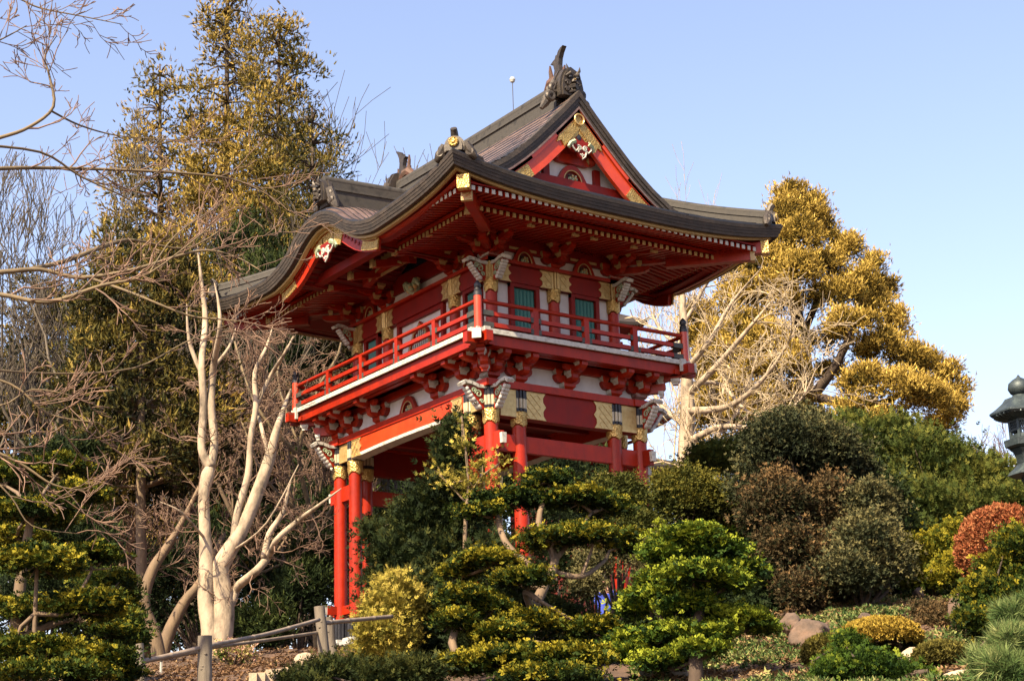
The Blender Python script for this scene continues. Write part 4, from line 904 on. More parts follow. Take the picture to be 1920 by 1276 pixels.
def limbs_px(parent, base, specs, m, name='limb', n=9, sub=None, submat=None, g=None, subname='twigs', nside=3):
    """specs: list of polylines of (px, py, dist, radius_px)"""
    segs = []; 
    for sp in specs:
        pts = [P(a, b, c) for a, b, c, _ in sp]; rs = [w*px(c) for _, _, c, w in sp]; _, p, r = limb(parent, base, pts, rs, m, name, n)
        if sub:
            Ls = sum(np.linalg.norm(p[i+1]-p[i]) for i in range(len(p)-1)); cnt = int(sub['per']*Ls); 
            for k in range(cnt):
                t = g.uniform(sub.get('from', .15), 1)*(len(p)-1.001); i = int(t); q = p[i]+(p[i+1]-p[i])*(t-i); d = unit(p[i+1]-p[i]); side = unit(np.cross(d, g.normal(size=3)))
                nd = unit(d*sub.get('fwd', .7)+side*.8+np.array([0, 0, sub.get('up', .2)])); 
                grow(segs, q, nd, max(sub['rmin'], min(r[i]*.6, sub.get('r', .03))), sub['L']*g.uniform(.5, 1.2), sub['depth'], g, sub.get('up', .2), sub.get('kids', 4), sub.get('ang', .6), sub.get('wig', .16), sub['rmin'], .5, .6, .6, 4)
    if segs: seg_mesh(subname, segs, submat or m, parent, base, nside)
    return segs
def C(u, v, dist, r, rv=None, rd=None):     # clump centred where the photograph shows it, radii in photo pixels
    s = px(dist); p = P(u, v, dist); rv = rv or r; rd = rd or r; return [p[0], p[1], p[2], (r+rd)/2*s, (r+rd)/2*s, rv*s]
def base_at(u, v, dist):
    p = P(u, v, dist); return np.array([p[0], p[1], gz(p[0], p[1])])
# ------------------------------------------------------------------ left: tall conifers
def conifer(label, u, base_v, top_v, dist, halfw, mat_, trunk, seed, n=9000, size=.42, lean=0, gap=.12, group=None, start=.2, name='conifer_tree', prof=.7, tb=.5, kind='tuft'):
    b = base_at(u, base_v, dist); t = thing(name, label, 'tree', b, group); top = P(u+lean, top_v, dist); H = top[2]-b[2]; g = np.random.default_rng(seed)
    limb(t, b, [b, b*.6+top*.4+np.array([g.normal(0, .2), g.normal(0, .2), 0]), top-np.array([0, 0, .3])], [halfw*px(dist)*.09, halfw*px(dist)*.06, .04], trunk, 'trunk')
    cl = []; segs = []; lv = int(H/1.15)
    for i in range(lv):
        f = start+(1-start)*i/lv; c = b+(top-b)*f; w = halfw*px(dist)*min(1, ((1-f)/(1-start))**prof+.06)
        for k in range(max(4, int(6+w*1.9))):
            if g.random() < gap: continue
            a = g.uniform(0, 2*math.pi); L_ = w*g.uniform(.62, 1.08); tip = c+np.array([math.cos(a)*L_, math.sin(a)*L_, g.uniform(-.3, .5)-L_*.06])
            segs.append((c, c*.5+tip*.5+np.array([0, 0, .12]), .06, .04)); segs.append((c*.5+tip*.5+np.array([0, 0, .12]), tip, .04, .02)); r0 = g.uniform(.6, 1.1)*(.5+.13*w)
            cl.append([*tip, r0, r0, r0*.8]); 
            if L_ > 2: m_ = c*.45+tip*.55; cl.append([*m_, r0*.85, r0*.85, r0*.55])
    seg_mesh('limbs', segs, trunk, t, b, 5); crown(t, b, cl, n, kind, size, L[mat_], seed, tbias=tb, tspread=.27, topt=.35); return t
conifer('tallest conifer at the left, narrow twin-peaked gold-green crown above the bare trees', 432, 1180, -75, 78, 175, 'olive_conifer', M['barkdark'], 21, 26000, .50, lean=-6, tb=.72, prof=.8, gap=.06)
conifer('second tall conifer at the left, rounded gold top just beside the tallest one', 528, 1180, 15, 74, 150, 'olive_conifer', M['barkdark'], 22, 20000, .46, lean=-4, tb=.68, prof=.6, gap=.04)
conifer('broad olive conifer behind the bare maple twigs, left of the tall pair', 300, 1180, 110, 84, 175, 'olive_conifer', M['barkdark'], 23, 22000, .5, tb=.66, gap=.06)
conifer('dark conifer behind the curved roof end, right of the tall pair', 585, 1150, 190, 66, 120, 'olive_conifer', M['barkdark'], 24, 10000, .38, tb=.28, prof=.5)
conifer('shadowed conifer far left with sparse drooping crown', 70, 1180, 500, 62, 200, 'olive_conifer', M['barkdark'], 25, 12000, .40, tb=.25, gap=.2)
conifer('dark conifer with bare lower trunk in the left background', 272, 1250, 430, 46, 135, 'olive_conifer', M['barkmid'], 26, 11000, .34, tb=.22, start=.40, gap=.2, prof=.4)
# dense dark evergreens behind the gate passage and the maple
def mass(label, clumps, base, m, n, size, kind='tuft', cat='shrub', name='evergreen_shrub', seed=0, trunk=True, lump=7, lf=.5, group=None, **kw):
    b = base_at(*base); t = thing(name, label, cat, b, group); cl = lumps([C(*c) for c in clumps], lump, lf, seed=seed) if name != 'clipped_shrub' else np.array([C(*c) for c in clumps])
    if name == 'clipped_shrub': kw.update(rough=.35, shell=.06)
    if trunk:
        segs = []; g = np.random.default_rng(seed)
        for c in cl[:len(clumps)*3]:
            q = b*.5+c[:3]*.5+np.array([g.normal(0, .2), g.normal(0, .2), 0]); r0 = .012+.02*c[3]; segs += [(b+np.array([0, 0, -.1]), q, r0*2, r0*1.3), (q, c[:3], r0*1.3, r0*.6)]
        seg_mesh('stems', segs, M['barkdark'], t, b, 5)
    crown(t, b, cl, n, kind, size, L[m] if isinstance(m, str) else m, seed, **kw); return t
mass('dark evergreen thicket low behind the white-barked maple, left half', [(330, 1120, 52, 95, 90), (430, 1060, 54, 90, 110), (520, 1140, 50, 90, 80), (240, 1060, 58, 70, 80)], (400, 1240, 52), 'dkgreen', 9000, .34, seed=31, tbias=.3)
mass('dark evergreen seen through the gate passage between the red columns', [(760, 1050, 50, 90, 110), (640, 1060, 54, 90, 120), (830, 960, 54, 80, 90), (720, 1170, 48, 70, 60), (590, 950, 58, 70, 90)], (740, 1220, 50), 'dkgreen', 10000, .32, seed=32, tbias=.4)
mass('tangled brown evergreen behind the left corner columns', [(570, 820, 60, 100, 110), (500, 700, 64, 90, 120), (640, 680, 62, 80, 90), (450, 900, 60, 80, 90)], (560, 1180, 60), 'juniperrust', 9000, .34, kind='leaves3', cat='tree', name='evergreen_tree', seed=33, tbias=.18)
mass('dark green shrub at the foot of the left column cluster', [(560, 1120, 47, 60, 60), (500, 1180, 46, 50, 45), (600, 1060, 49, 50, 60)], (560, 1215, 47), 'dkgreen', 5000, .28, seed=34, tbias=.5)
mass('far dark woodland tree behind the gate passage, right side', [(900, 900, 66, 110, 120), (1000, 960, 66, 110, 120), (1120, 960, 68, 100, 110)], (960, 1150, 66), 'dkgreen', 6000, .40, cat='tree', name='evergreen_tree', seed=35, tbias=.2)
# ------------------------------------------------------------------ bare trees
def bare(label, u, v, dist, top_v, hk, m, seed, stems=4, depth=4, kids=5, r0=.16, up=.5, rmin=.012, group=None, name='bare_tree', ang=.55, fan=.35, kl=.56):
    b = base_at(u, v, dist); H = P(u, top_v, dist)[2]-b[2]; g = np.random.default_rng(seed); t = thing(name, label, 'tree', b, group); big, fine = [], []
    for s in range(stems):
        a = g.uniform(0, 2*math.pi); d = unit(np.array([math.cos(a)*fan, math.sin(a)*fan, 1.0])); segs = []
        grow(segs, b+np.array([math.cos(a), math.sin(a), 0])*r0*.6*(stems > 1), d, r0, H*hk, depth, g, up, kids, ang, .2, rmin, .45, .5, kl, 6)
        big += [s_ for s_ in segs if s_[2] > .03]; fine += [s_ for s_ in segs if s_[2] <= .03]
    if big: seg_mesh('trunk', big, m[0], t, b, 6)
    if fine: seg_mesh('twigs', fine, m[1], t, b, 3)
    return t
D_ = (M['barkgray'], M['barkgray'])
bare('bare dark tree in front of the tall conifers, upright fanned twigs', 340, 1200, 62, 150, .50, D_, 41, 4, 4, 5, .17, .55)
bare('bare dark-stemmed tree at the left edge against the sky', 60, 1220, 60, 250, .56, D_, 42, 4, 4, 5, .15, .5)
bare('bare twiggy tree between left edge and conifers, pale fine crown', 170, 1220, 66, 330, .52, (M['barkgray'], M['barkgray']), 43, 4, 4, 5, .14, .5)
bare('bare tree on the skyline just left of the rear roof ridge', 790, 1100, 88, 225, .54, D_, 44, 9, 4, 6, .15, .4, fan=.6, rmin=.016)
bare('bare tree on the skyline beside the dark conifer, left of the gate roof', 660, 1100, 84, 170, .54, D_, 45, 8, 4, 6, .15, .45, fan=.5, rmin=.016)
bare('bare brown tree whose crown fills the gap left of the gate balcony', 500, 1220, 55, 520, .50, (M['barkmid'], M['twigpink']), 46, 4, 4, 5, .13, .3)
bare('low bare reddish tree behind the left shrubs', 200, 1240, 50, 700, .50, (M['barkmid'], M['twigpink']), 47, 3, 4, 5, .10, .3)
bare('thin bare pale tree rising behind the gate roof, right side', 1240, 1100, 92, 215, .60, (M['twigpale'], M['twigpale']), 48, 1, 4, 5, .16, .6, fan=.05)
for i, (u, tv, dd) in enumerate(((1740, 700, 95), (1820, 700, 98), (1880, 715, 92))):
    bare(['far bare pinkish tree just right of the golden conifer', 'far bare pinkish tree midway between golden conifer and bronze lantern', 'far bare pinkish tree directly behind the bronze lantern'][i], u, 900, dd, tv-20, .5, (M['twigpale'], M['twigpink']), 50+i, 3, 4, 5, .12, .4, group='distant bare trees at the right')
# pale bare tree with long looping branches (right of the gate)
g1 = np.random.default_rng(61); b = base_at(1288, 900, 58); t = thing('pale_bare_tree', 'pale leafless tree with long looping branches, right of the gate balcony', 'tree', b)
sp = [[(1288, 1000, 58, 17), (1286, 860, 58, 15), (1290, 760, 58, 13), (1283, 640, 58, 9), (1280, 560, 58, 6), (1275, 500, 58, 3)],
      [(1288, 740, 58, 7), (1340, 690, 57, 6), (1400, 620, 56, 4), (1450, 560, 56, 2)], [(1288, 690, 58, 6), (1330, 640, 57, 5), (1370, 570, 57, 3), (1430, 500, 56, 2)],
      [(1290, 770, 58, 8), (1370, 760, 56, 6), (1440, 700, 55, 4), (1490, 620, 54, 2)], [(1288, 830, 58, 8), (1350, 800, 57, 6), (1430, 800, 55, 4), (1500, 750, 54, 2), (1530, 690, 54, 1)],
      [(1288, 800, 58, 6), (1240, 760, 59, 4), (1210, 700, 60, 2)], [(1286, 850, 58, 6), (1350, 870, 56, 5), (1420, 850, 55, 3), (1500, 820, 54, 2)], [(1288, 660, 58, 4), (1240, 620, 59, 3), (1215, 570, 60, 1.5)],
      [(1286, 600, 58, 4), (1320, 540, 58, 3), (1350, 500, 57, 1.5)], [(1287, 720, 58, 5), (1350, 720, 59, 4), (1400, 770, 58, 3), (1470, 790, 58, 2)], [(1288, 860, 58, 5), (1330, 830, 60, 4), (1390, 760, 61, 3), (1420, 660, 61, 2)]]
sp = [[(a_, b_, c_, w_*(1 if k_ < len(q)-1 else .4)) for k_, (a_, b_, c_, w_) in enumerate(q)] for q in sp]
limbs_px(t, b, sp, M['barkwhite'], 'limb', 8, dict(per=2.3, L=1.7, depth=2, rmin=.011, kids=4, up=.1, r=.03, wig=.25), M['twigpale'], g1)
# ------------------------------------------------------------------ golden conifer, right
b = base_at(1560, 1000, 72); t = thing('golden_conifer', 'large golden conifer with lumpy crown stepping down to the right, right of the gate', 'tree', b)
limbs_px(t, b, [[(1500, 1000, 72, 26), (1500, 800, 72, 20), (1510, 700, 72, 15), (1490, 550, 72, 10), (1485, 400, 72, 4)], [(1508, 760, 72, 12), (1570, 680, 71, 8), (1620, 560, 71, 4)], [(1512, 740, 72, 10), (1640, 760, 70, 7), (1740, 700, 70, 4)],
                [(1600, 1000, 70, 14), (1610, 860, 70, 9), (1640, 780, 69, 5)], [(1508, 700, 72, 8), (1450, 600, 71, 5), (1420, 520, 71, 3)], [(1660, 900, 71, 6), (1740, 800, 70, 4)], [(1500, 640, 72, 8), (1560, 500, 71, 4)]], M['barkdark'], 'limb', 8)
gc = [(1485, 372, 72, 32, 26), (1465, 410, 71, 32), (1525, 400, 72, 34), (1450, 450, 71, 34, 28), (1500, 450, 70, 38, 30), (1545, 440, 72, 26), (1440, 495, 70, 42, 30), (1490, 510, 69, 44, 32), (1545, 500, 71, 38, 30), (1590, 470, 72, 28, 26), (1420, 545, 70, 42, 30),
      (1470, 570, 70, 30, 24), (1560, 560, 70, 46, 34), (1610, 530, 71, 32, 28), (1640, 500, 72, 20, 24), (1640, 580, 72, 38, 34), (1590, 610, 69, 42, 28), (1655, 545, 73, 24), (1400, 610, 70, 34, 26), (1440, 640, 69, 44, 34), (1500, 640, 71, 28, 20), (1680, 620, 72, 24, 34), (1650, 650, 70, 40, 26), (1475, 690, 69, 46, 34), (1420, 700, 70, 44, 30),
      (1560, 700, 72, 24, 18), (1700, 670, 71, 30, 26), (1740, 690, 72, 30, 30), (1620, 720, 69, 42, 30), (1680, 730, 69, 46, 34), (1730, 750, 70, 40, 32), (1780, 720, 72, 32, 36), (1600, 770, 69, 36, 26), (1650, 790, 69, 36, 24), (1470, 750, 70, 50, 28), (1400, 780, 71, 40, 26), (1790, 770, 72, 28, 30), (1340, 700, 73, 40, 36), (1350, 640, 74, 40, 40), (1380, 560, 73, 32, 30), (1330, 780, 74, 50, 34), (1570, 640, 73, 30, 24), (1350, 740, 73, 50, 40), (1400, 660, 73, 50, 40), (1310, 620, 75, 30, 50), (1440, 780, 72, 50, 30), (1520, 790, 72, 40, 24), (1760, 800, 73, 30, 22)]
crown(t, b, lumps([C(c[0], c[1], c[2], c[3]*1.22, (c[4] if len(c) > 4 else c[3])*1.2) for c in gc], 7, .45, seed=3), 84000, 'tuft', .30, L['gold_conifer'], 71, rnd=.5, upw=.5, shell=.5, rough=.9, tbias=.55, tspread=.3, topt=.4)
conifer('smaller golden conifer behind the looping pale tree', 1385, 1000, 470, 80, 95, 'gold_conifer', M['barkdark'], 72, 11000, .40, tb=.45, prof=.5)
# ------------------------------------------------------------------ the white-barked maple
g2 = np.random.default_rng(81); d0 = 37; b = base_at(400, 1222, d0); t = thing('bare_maple', 'leafless pale-barked maple with forked smooth trunk and fine pinkish twigs, left of the gate', 'tree', b)
mp_ = [[(398, 1240, d0, 26), (396, 1180, d0, 20), (385, 1130, d0, 15), (388, 1080, d0, 17), (385, 1010, d0, 12), (382, 930, d0, 11), (390, 890, d0, 14), (395, 870, d0, 12)],
       [(395, 875, d0, 10), (378, 840, d0, 8), (382, 760, d0, 8), (378, 680, d0, 7), (385, 600, d0+1, 6), (378, 530, d0+1, 4), (370, 460, d0+1, 2)],
       [(395, 875, d0, 9), (402, 830, d0, 8), (396, 760, d0, 8), (400, 690, d0, 7), (412, 620, d0-1, 5), (410, 570, d0-1, 3), (402, 530, d0-1, 1.5)],
       [(405, 1240, d0, 24), (415, 1180, d0, 24), (420, 1130, d0, 20), (412, 1070, d0, 18), (425, 1040, d0, 17), (455, 990, d0, 13), (480, 930, d0, 13), (505, 860, d0, 12), (520, 800, d0, 7), (545, 730, d0+1, 4)],
       [(440, 1010, d0, 10), (445, 960, d0, 7), (465, 890, d0, 7), (470, 820, d0, 6), (480, 760, d0, 6), (478, 700, d0, 5), (500, 650, d0, 3.5), (512, 610, d0, 1.5)],
       [(412, 1170, d0, 16), (432, 1130, d0, 13), (445, 1100, d0, 11), (480, 1070, d0-1, 10), (505, 1040, d0-1, 9), (520, 1010, d0-2, 7), (560, 975, d0-2, 7), (600, 945, d0-3, 4), (640, 915, d0-3, 2)],
       [(495, 1045, d0-1, 7), (505, 1000, d0-1, 6), (530, 960, d0-1, 5), (545, 900, d0-1, 3)], [(480, 760, d0, 5), (510, 700, d0, 4), (535, 660, d0-1, 3), (550, 630, d0-1, 1.5)],
       [(378, 700, d0, 5), (355, 640, d0, 4), (350, 570, d0, 2)], [(400, 690, d0, 4), (430, 650, d0, 3), (442, 615, d0, 1.5)], [(505, 860, d0, 5), (490, 800, d0, 4), (475, 740, d0+1, 2)], [(385, 1010, d0, 3), (340, 960, d0-1, 2), (300, 940, d0-1, 1)], [(440, 1030, d0, 3), (500, 980, d0-2, 2), (560, 870, d0-2, 1.5)]]
mp_ = [[(a_, b_, c_, w_*(.92 if i_ != 5 else .75)*(1 if k_ < len(q_)-1 else .5)) for k_, (a_, b_, c_, w_) in enumerate(q_)] for i_, q_ in enumerate(mp_)]
limbs_px(t, b, mp_, M['barkwhite'], 'limb', 12, dict(per=1.8, L=.8, depth=3, rmin=.0045, kids=3, up=.12, r=.018, wig=.22, fwd=.4), M['twigpink'], g2)
for i, (lab, pts) in enumerate((('dark twisting trunk leaning left behind the maple', [(300, 1240, 43, 13), (290, 1190, 43, 12), (270, 1130, 43, 11), (285, 1070, 43, 10), (310, 1030, 43, 8), (340, 980, 43, 5), (380, 900, 43, 3)]),
                                ('shaded slanting trunk between the twisting trunk and the maple', [(300, 1250, 45, 13), (315, 1190, 45, 12), (345, 1130, 45, 10), (375, 1090, 45, 7), (420, 1000, 46, 4)]))):
    b = base_at(pts[0][0], pts[0][1], pts[0][2]); t = thing('leaning_tree', lab, 'tree', b); limbs_px(t, b, [pts], M['barkmid'], 'trunk', 9, dict(per=2.2, L=1.2, depth=2, rmin=.008, kids=4, up=.1, r=.02, **{'from': .45}), M['twigpink'], g2)
# brown-needled twig thicket hanging behind the maple
b = base_at(600, 1230, 50); t = thing('wiry_bare_shrub', 'tangle of tan wiry branches behind the maple, touching the left columns', 'shrub', b)
wb = [[(600, 1230, 50, 5), (590, 1000, 50, 5), (560, 850, 50, 4), (600, 720, 50, 2)], [(592, 1010, 50, 4), (640, 900, 50, 3), (620, 800, 51, 2)], [(585, 980, 50, 4), (500, 900, 50, 3), (450, 780, 51, 2)], [(565, 860, 50, 4), (480, 760, 50, 3), (440, 640, 51, 2)], [(600, 720, 50, 3), (640, 640, 51, 2), (600, 560, 52, 1)], [(590, 1000, 50, 4), (540, 1050, 49, 3), (470, 1080, 48, 2)],
      [(565, 850, 50, 3), (520, 700, 51, 2), (560, 620, 52, 1)]]
limbs_px(t, b, wb, M['twigtan'], 'limb', 6, dict(per=2.2, L=1.5, depth=3, rmin=.008, kids=3, up=.02, r=.02, wig=.3, fwd=.3), M['twigpink'], g2)
# ------------------------------------------------------------------ overhanging branches of a tree standing left of the frame
g3 = np.random.default_rng(91); d1 = 15.0
bt = np.array([*P(-420, 900, 14.5)[:2], 0]); bt[2] = gz(bt[0], bt[1]); t = thing('overhanging_tree', 'leafless tree outside the left edge, long tan branches reaching across to the gate roof', 'tree', bt)
TR = lambda v, d=14.5: (-420, v, d, 40)
limb(t, bt, [bt+np.array([0, 0, -.2]), P(-420, 900, 14.5), P(-380, 500, 14.5), P(-400, 100, 14.5), P(-340, -300, 14.5)], [.34, .26, .2, .14, .08], M['barkmid'], 'trunk')
fb = [[(-400, 420, 14.5, 12), (-150, 330, 14.6, 9), (0, 316, 14.7, 6.5), (150, 316, 15, 5), (350, 325, 15.2, 4), (450, 340, 15.3, 3), (535, 385, 15.4, 1.3)],
      [(-400, 560, 14.5, 13), (-120, 515, 14.4, 10), (0, 510, 14.3, 8), (75, 505, 14.3, 7), (150, 520, 14.3, 6.5), (250, 505, 14.2, 5.5), (350, 475, 14.2, 4.5), (400, 470, 14.2, 3.5), (450, 485, 14.2, 2.8), (490, 508, 14.1, 1.4)],
      [(40, 508, 14.3, 7), (120, 490, 14.6, 7), (200, 460, 15, 7), (250, 450, 15.2, 4.5), (350, 465, 15.4, 3), (430, 420, 15.5, 1.6)],
      [(-400, 600, 14.5, 12), (-100, 552, 13.8, 9), (0, 552, 13.6, 7.5), (90, 566, 13.5, 7), (190, 535, 13.4, 5.5), (280, 512, 13.4, 3), (400, 420, 13.4, 1.6)],
      [(170, 521, 14.3, 4), (250, 550, 13.9, 4), (350, 590, 13.8, 3.2), (410, 598, 13.8, 2.5), (450, 602, 13.8, 1.4)],
      [(-390, 360, 14.5, 10), (-100, 285, 14, 7), (0, 258, 13.8, 6), (55, 238, 13.8, 5.5), (100, 200, 13.8, 5), (92, 140, 13.8, 3.5), (84, 105, 13.8, 2.5), (106, 68, 13.8, 1.3)],
      [(-60, 270, 14, 5), (75, 285, 14.3, 4), (150, 330, 14.5, 3.2), (225, 365, 14.6, 2.6), (330, 420, 14.8, 1.5)], [(96, 208, 13.8, 3.5), (150, 235, 14.2, 3), (225, 255, 14.4, 2), (330, 262, 14.5, 1.2)],
      [(-340, -100, 14.5, 7), (-100, -60, 14, 4), (30, -5, 14, 3), (75, 15, 14, 2.6), (150, 30, 14, 2), (230, 46, 14, 1.2)], [(-340, 60, 14.5, 6), (-100, 120, 13.6, 4), (0, 75, 13.6, 2.6), (50, 48, 13.6, 1.4)],
      [(-400, 780, 14.5, 10), (-120, 800, 12.4, 6), (0, 850, 12.2, 4.5), (50, 876, 12.2, 4), (100, 908, 12.2, 2.8), (165, 921, 12.2, 1.2)], [(-400, 700, 14.5, 9), (-100, 700, 12.8, 5), (20, 720, 12.6, 3.5), (90, 775, 12.6, 2.6), (185, 792, 12.6, 1.2)],
      [(-100, 745, 12.6, 4), (0, 760, 12.5, 3), (60, 730, 12.5, 2.2), (140, 742, 12.5, 1.2)], [(-50, 860, 12.3, 3), (20, 930, 12.3, 2.4), (60, 985, 12.3, 1.6), (150, 1000, 12.3, 1)],
      [(-50, 690, 13, 4), (100, 700, 13.6, 3), (250, 690, 14, 2.6), (350, 640, 14.2, 2), (450, 600, 14.4, 1.2)], [(280, 512, 13.4, 2.6), (330, 440, 13.6, 2), (420, 380, 13.8, 1.3)]]
fb = [[(a_, b_, c_, w_*.62) for a_, b_, c_, w_ in q] for q in fb]
limbs_px(t, bt, fb, M['twigtan'], 'branch', 8, dict(per=3.4, L=.44, depth=2, rmin=.0034, kids=3, up=.15, r=.009, wig=.2, fwd=.9, ang=.5, **{'from': .28}), M['twigpink'], g3, nside=4)
# ------------------------------------------------------------------ left foreground: cloud-pruned cypress
def pads(label, pads_, base, trunk_specs, m, n, size, seed, name='cloud_pruned_cypress', tb=.5, bark='barkmid', kind='fan', lf=.42, lump=12, topt=.35, cat='tree', minz=-.35, sp_=.30):
    b = base_at(*base); t = thing(name, label, cat, b); limbs_px(t, b, trunk_specs, M[bark], 'trunk', 9)
    tot = sum(p[3]*(p[4] if len(p) > 4 else p[3]) for p in pads_); segs = []; g = np.random.default_rng(seed); tp = [P(a, b_, c) for sp in trunk_specs for a, b_, c, _ in sp]
    for i, p in enumerate(pads_):
        c = C(p[0], p[1]+4, p[2], p[3]*.92, (p[4] if len(p) > 4 else p[3])*.80, p[3]*.95); cl = lumps([c], lump, lf, sq=.8, seed=seed+i); k = int(n*p[3]*(p[4] if len(p) > 4 else p[3])/tot)
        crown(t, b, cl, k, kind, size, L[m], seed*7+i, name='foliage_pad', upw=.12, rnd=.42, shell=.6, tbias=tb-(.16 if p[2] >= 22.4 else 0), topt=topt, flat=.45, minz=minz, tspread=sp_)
        a = min(tp, key=lambda q: np.linalg.norm(q-np.array(c[:3]))); e = np.array(c[:3]); q = (a+e)/2+g.normal(0, .04, 3)
        segs += [(a, q, .028, .02), (q, e, .02, .012)]
        for _ in range(7): w = e+unit(g.normal(size=3))*np.array(c[3:6])*.7; segs.append((q*.3+e*.7, w, .012, .005))
    seg_mesh('branches', segs, M[bark], t, b, 5); return t
dl = 19
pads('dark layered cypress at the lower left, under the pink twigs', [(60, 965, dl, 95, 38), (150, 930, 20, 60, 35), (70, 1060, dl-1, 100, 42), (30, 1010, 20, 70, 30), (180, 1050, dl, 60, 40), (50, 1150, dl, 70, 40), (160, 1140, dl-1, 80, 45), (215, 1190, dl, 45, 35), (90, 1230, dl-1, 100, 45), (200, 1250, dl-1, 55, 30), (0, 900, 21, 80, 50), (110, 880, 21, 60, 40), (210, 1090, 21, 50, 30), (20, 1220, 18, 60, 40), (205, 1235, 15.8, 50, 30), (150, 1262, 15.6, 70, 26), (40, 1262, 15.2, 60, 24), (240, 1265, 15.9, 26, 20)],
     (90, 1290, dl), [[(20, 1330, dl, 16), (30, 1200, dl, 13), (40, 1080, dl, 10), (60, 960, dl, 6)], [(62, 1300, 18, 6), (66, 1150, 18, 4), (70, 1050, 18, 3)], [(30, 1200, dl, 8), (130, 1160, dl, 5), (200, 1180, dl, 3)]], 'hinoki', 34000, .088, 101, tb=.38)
# centre: cloud-pruned cypress
dc = 21
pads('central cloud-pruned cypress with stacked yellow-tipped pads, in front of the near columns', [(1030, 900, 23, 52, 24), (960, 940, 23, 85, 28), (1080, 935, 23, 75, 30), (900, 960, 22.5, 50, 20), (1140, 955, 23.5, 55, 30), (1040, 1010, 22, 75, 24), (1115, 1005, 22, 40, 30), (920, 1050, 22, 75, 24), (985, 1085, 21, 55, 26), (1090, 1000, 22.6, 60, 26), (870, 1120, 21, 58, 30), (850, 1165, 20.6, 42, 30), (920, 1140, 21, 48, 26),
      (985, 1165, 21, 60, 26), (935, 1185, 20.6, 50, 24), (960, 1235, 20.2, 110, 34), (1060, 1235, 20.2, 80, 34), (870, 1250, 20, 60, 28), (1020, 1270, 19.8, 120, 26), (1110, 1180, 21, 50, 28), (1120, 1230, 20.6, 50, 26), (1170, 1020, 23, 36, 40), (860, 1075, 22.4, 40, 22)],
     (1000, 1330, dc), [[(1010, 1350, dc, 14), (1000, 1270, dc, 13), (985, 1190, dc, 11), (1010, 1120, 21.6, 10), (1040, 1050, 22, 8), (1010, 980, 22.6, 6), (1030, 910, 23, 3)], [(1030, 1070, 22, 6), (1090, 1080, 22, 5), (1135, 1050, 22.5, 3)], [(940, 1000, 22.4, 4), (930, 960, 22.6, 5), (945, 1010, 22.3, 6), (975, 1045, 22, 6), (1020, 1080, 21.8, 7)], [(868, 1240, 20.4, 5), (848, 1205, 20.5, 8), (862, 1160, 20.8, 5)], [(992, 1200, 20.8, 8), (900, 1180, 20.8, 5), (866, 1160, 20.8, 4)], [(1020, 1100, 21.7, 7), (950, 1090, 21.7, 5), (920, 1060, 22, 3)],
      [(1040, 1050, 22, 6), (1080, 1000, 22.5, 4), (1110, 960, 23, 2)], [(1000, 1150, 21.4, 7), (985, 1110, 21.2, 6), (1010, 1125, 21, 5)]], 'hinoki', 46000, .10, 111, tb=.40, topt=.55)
# right: brighter cloud-pruned cypress
dr_ = 20.5
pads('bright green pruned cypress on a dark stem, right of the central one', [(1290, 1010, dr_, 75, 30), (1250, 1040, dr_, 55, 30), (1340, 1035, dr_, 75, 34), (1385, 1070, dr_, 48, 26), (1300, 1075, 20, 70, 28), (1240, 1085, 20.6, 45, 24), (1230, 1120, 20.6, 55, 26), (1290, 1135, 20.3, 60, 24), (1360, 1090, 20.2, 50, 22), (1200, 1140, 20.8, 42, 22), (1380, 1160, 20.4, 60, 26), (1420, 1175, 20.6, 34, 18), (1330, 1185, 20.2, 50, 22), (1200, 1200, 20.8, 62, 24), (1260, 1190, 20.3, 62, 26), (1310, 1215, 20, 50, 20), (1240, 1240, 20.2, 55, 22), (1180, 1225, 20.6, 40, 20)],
     (1300, 1290, 20), [[(1302, 1310, 20, 15), (1305, 1250, 20, 13), (1300, 1190, 20.1, 11), (1315, 1130, 20.3, 8), (1300, 1060, 20.5, 5)], [(1305, 1235, 20, 7), (1350, 1215, 20.2, 6), (1375, 1190, 20.4, 4)], [(1305, 1190, 20.1, 6), (1250, 1170, 20.4, 5), (1220, 1130, 20.6, 3)], [(1315, 1130, 20.3, 5), (1360, 1100, 20.3, 4), (1385, 1070, 20.4, 2)]], 'hinoki2', 34000, .105, 121, tb=.42, bark='barkdark', topt=.6)
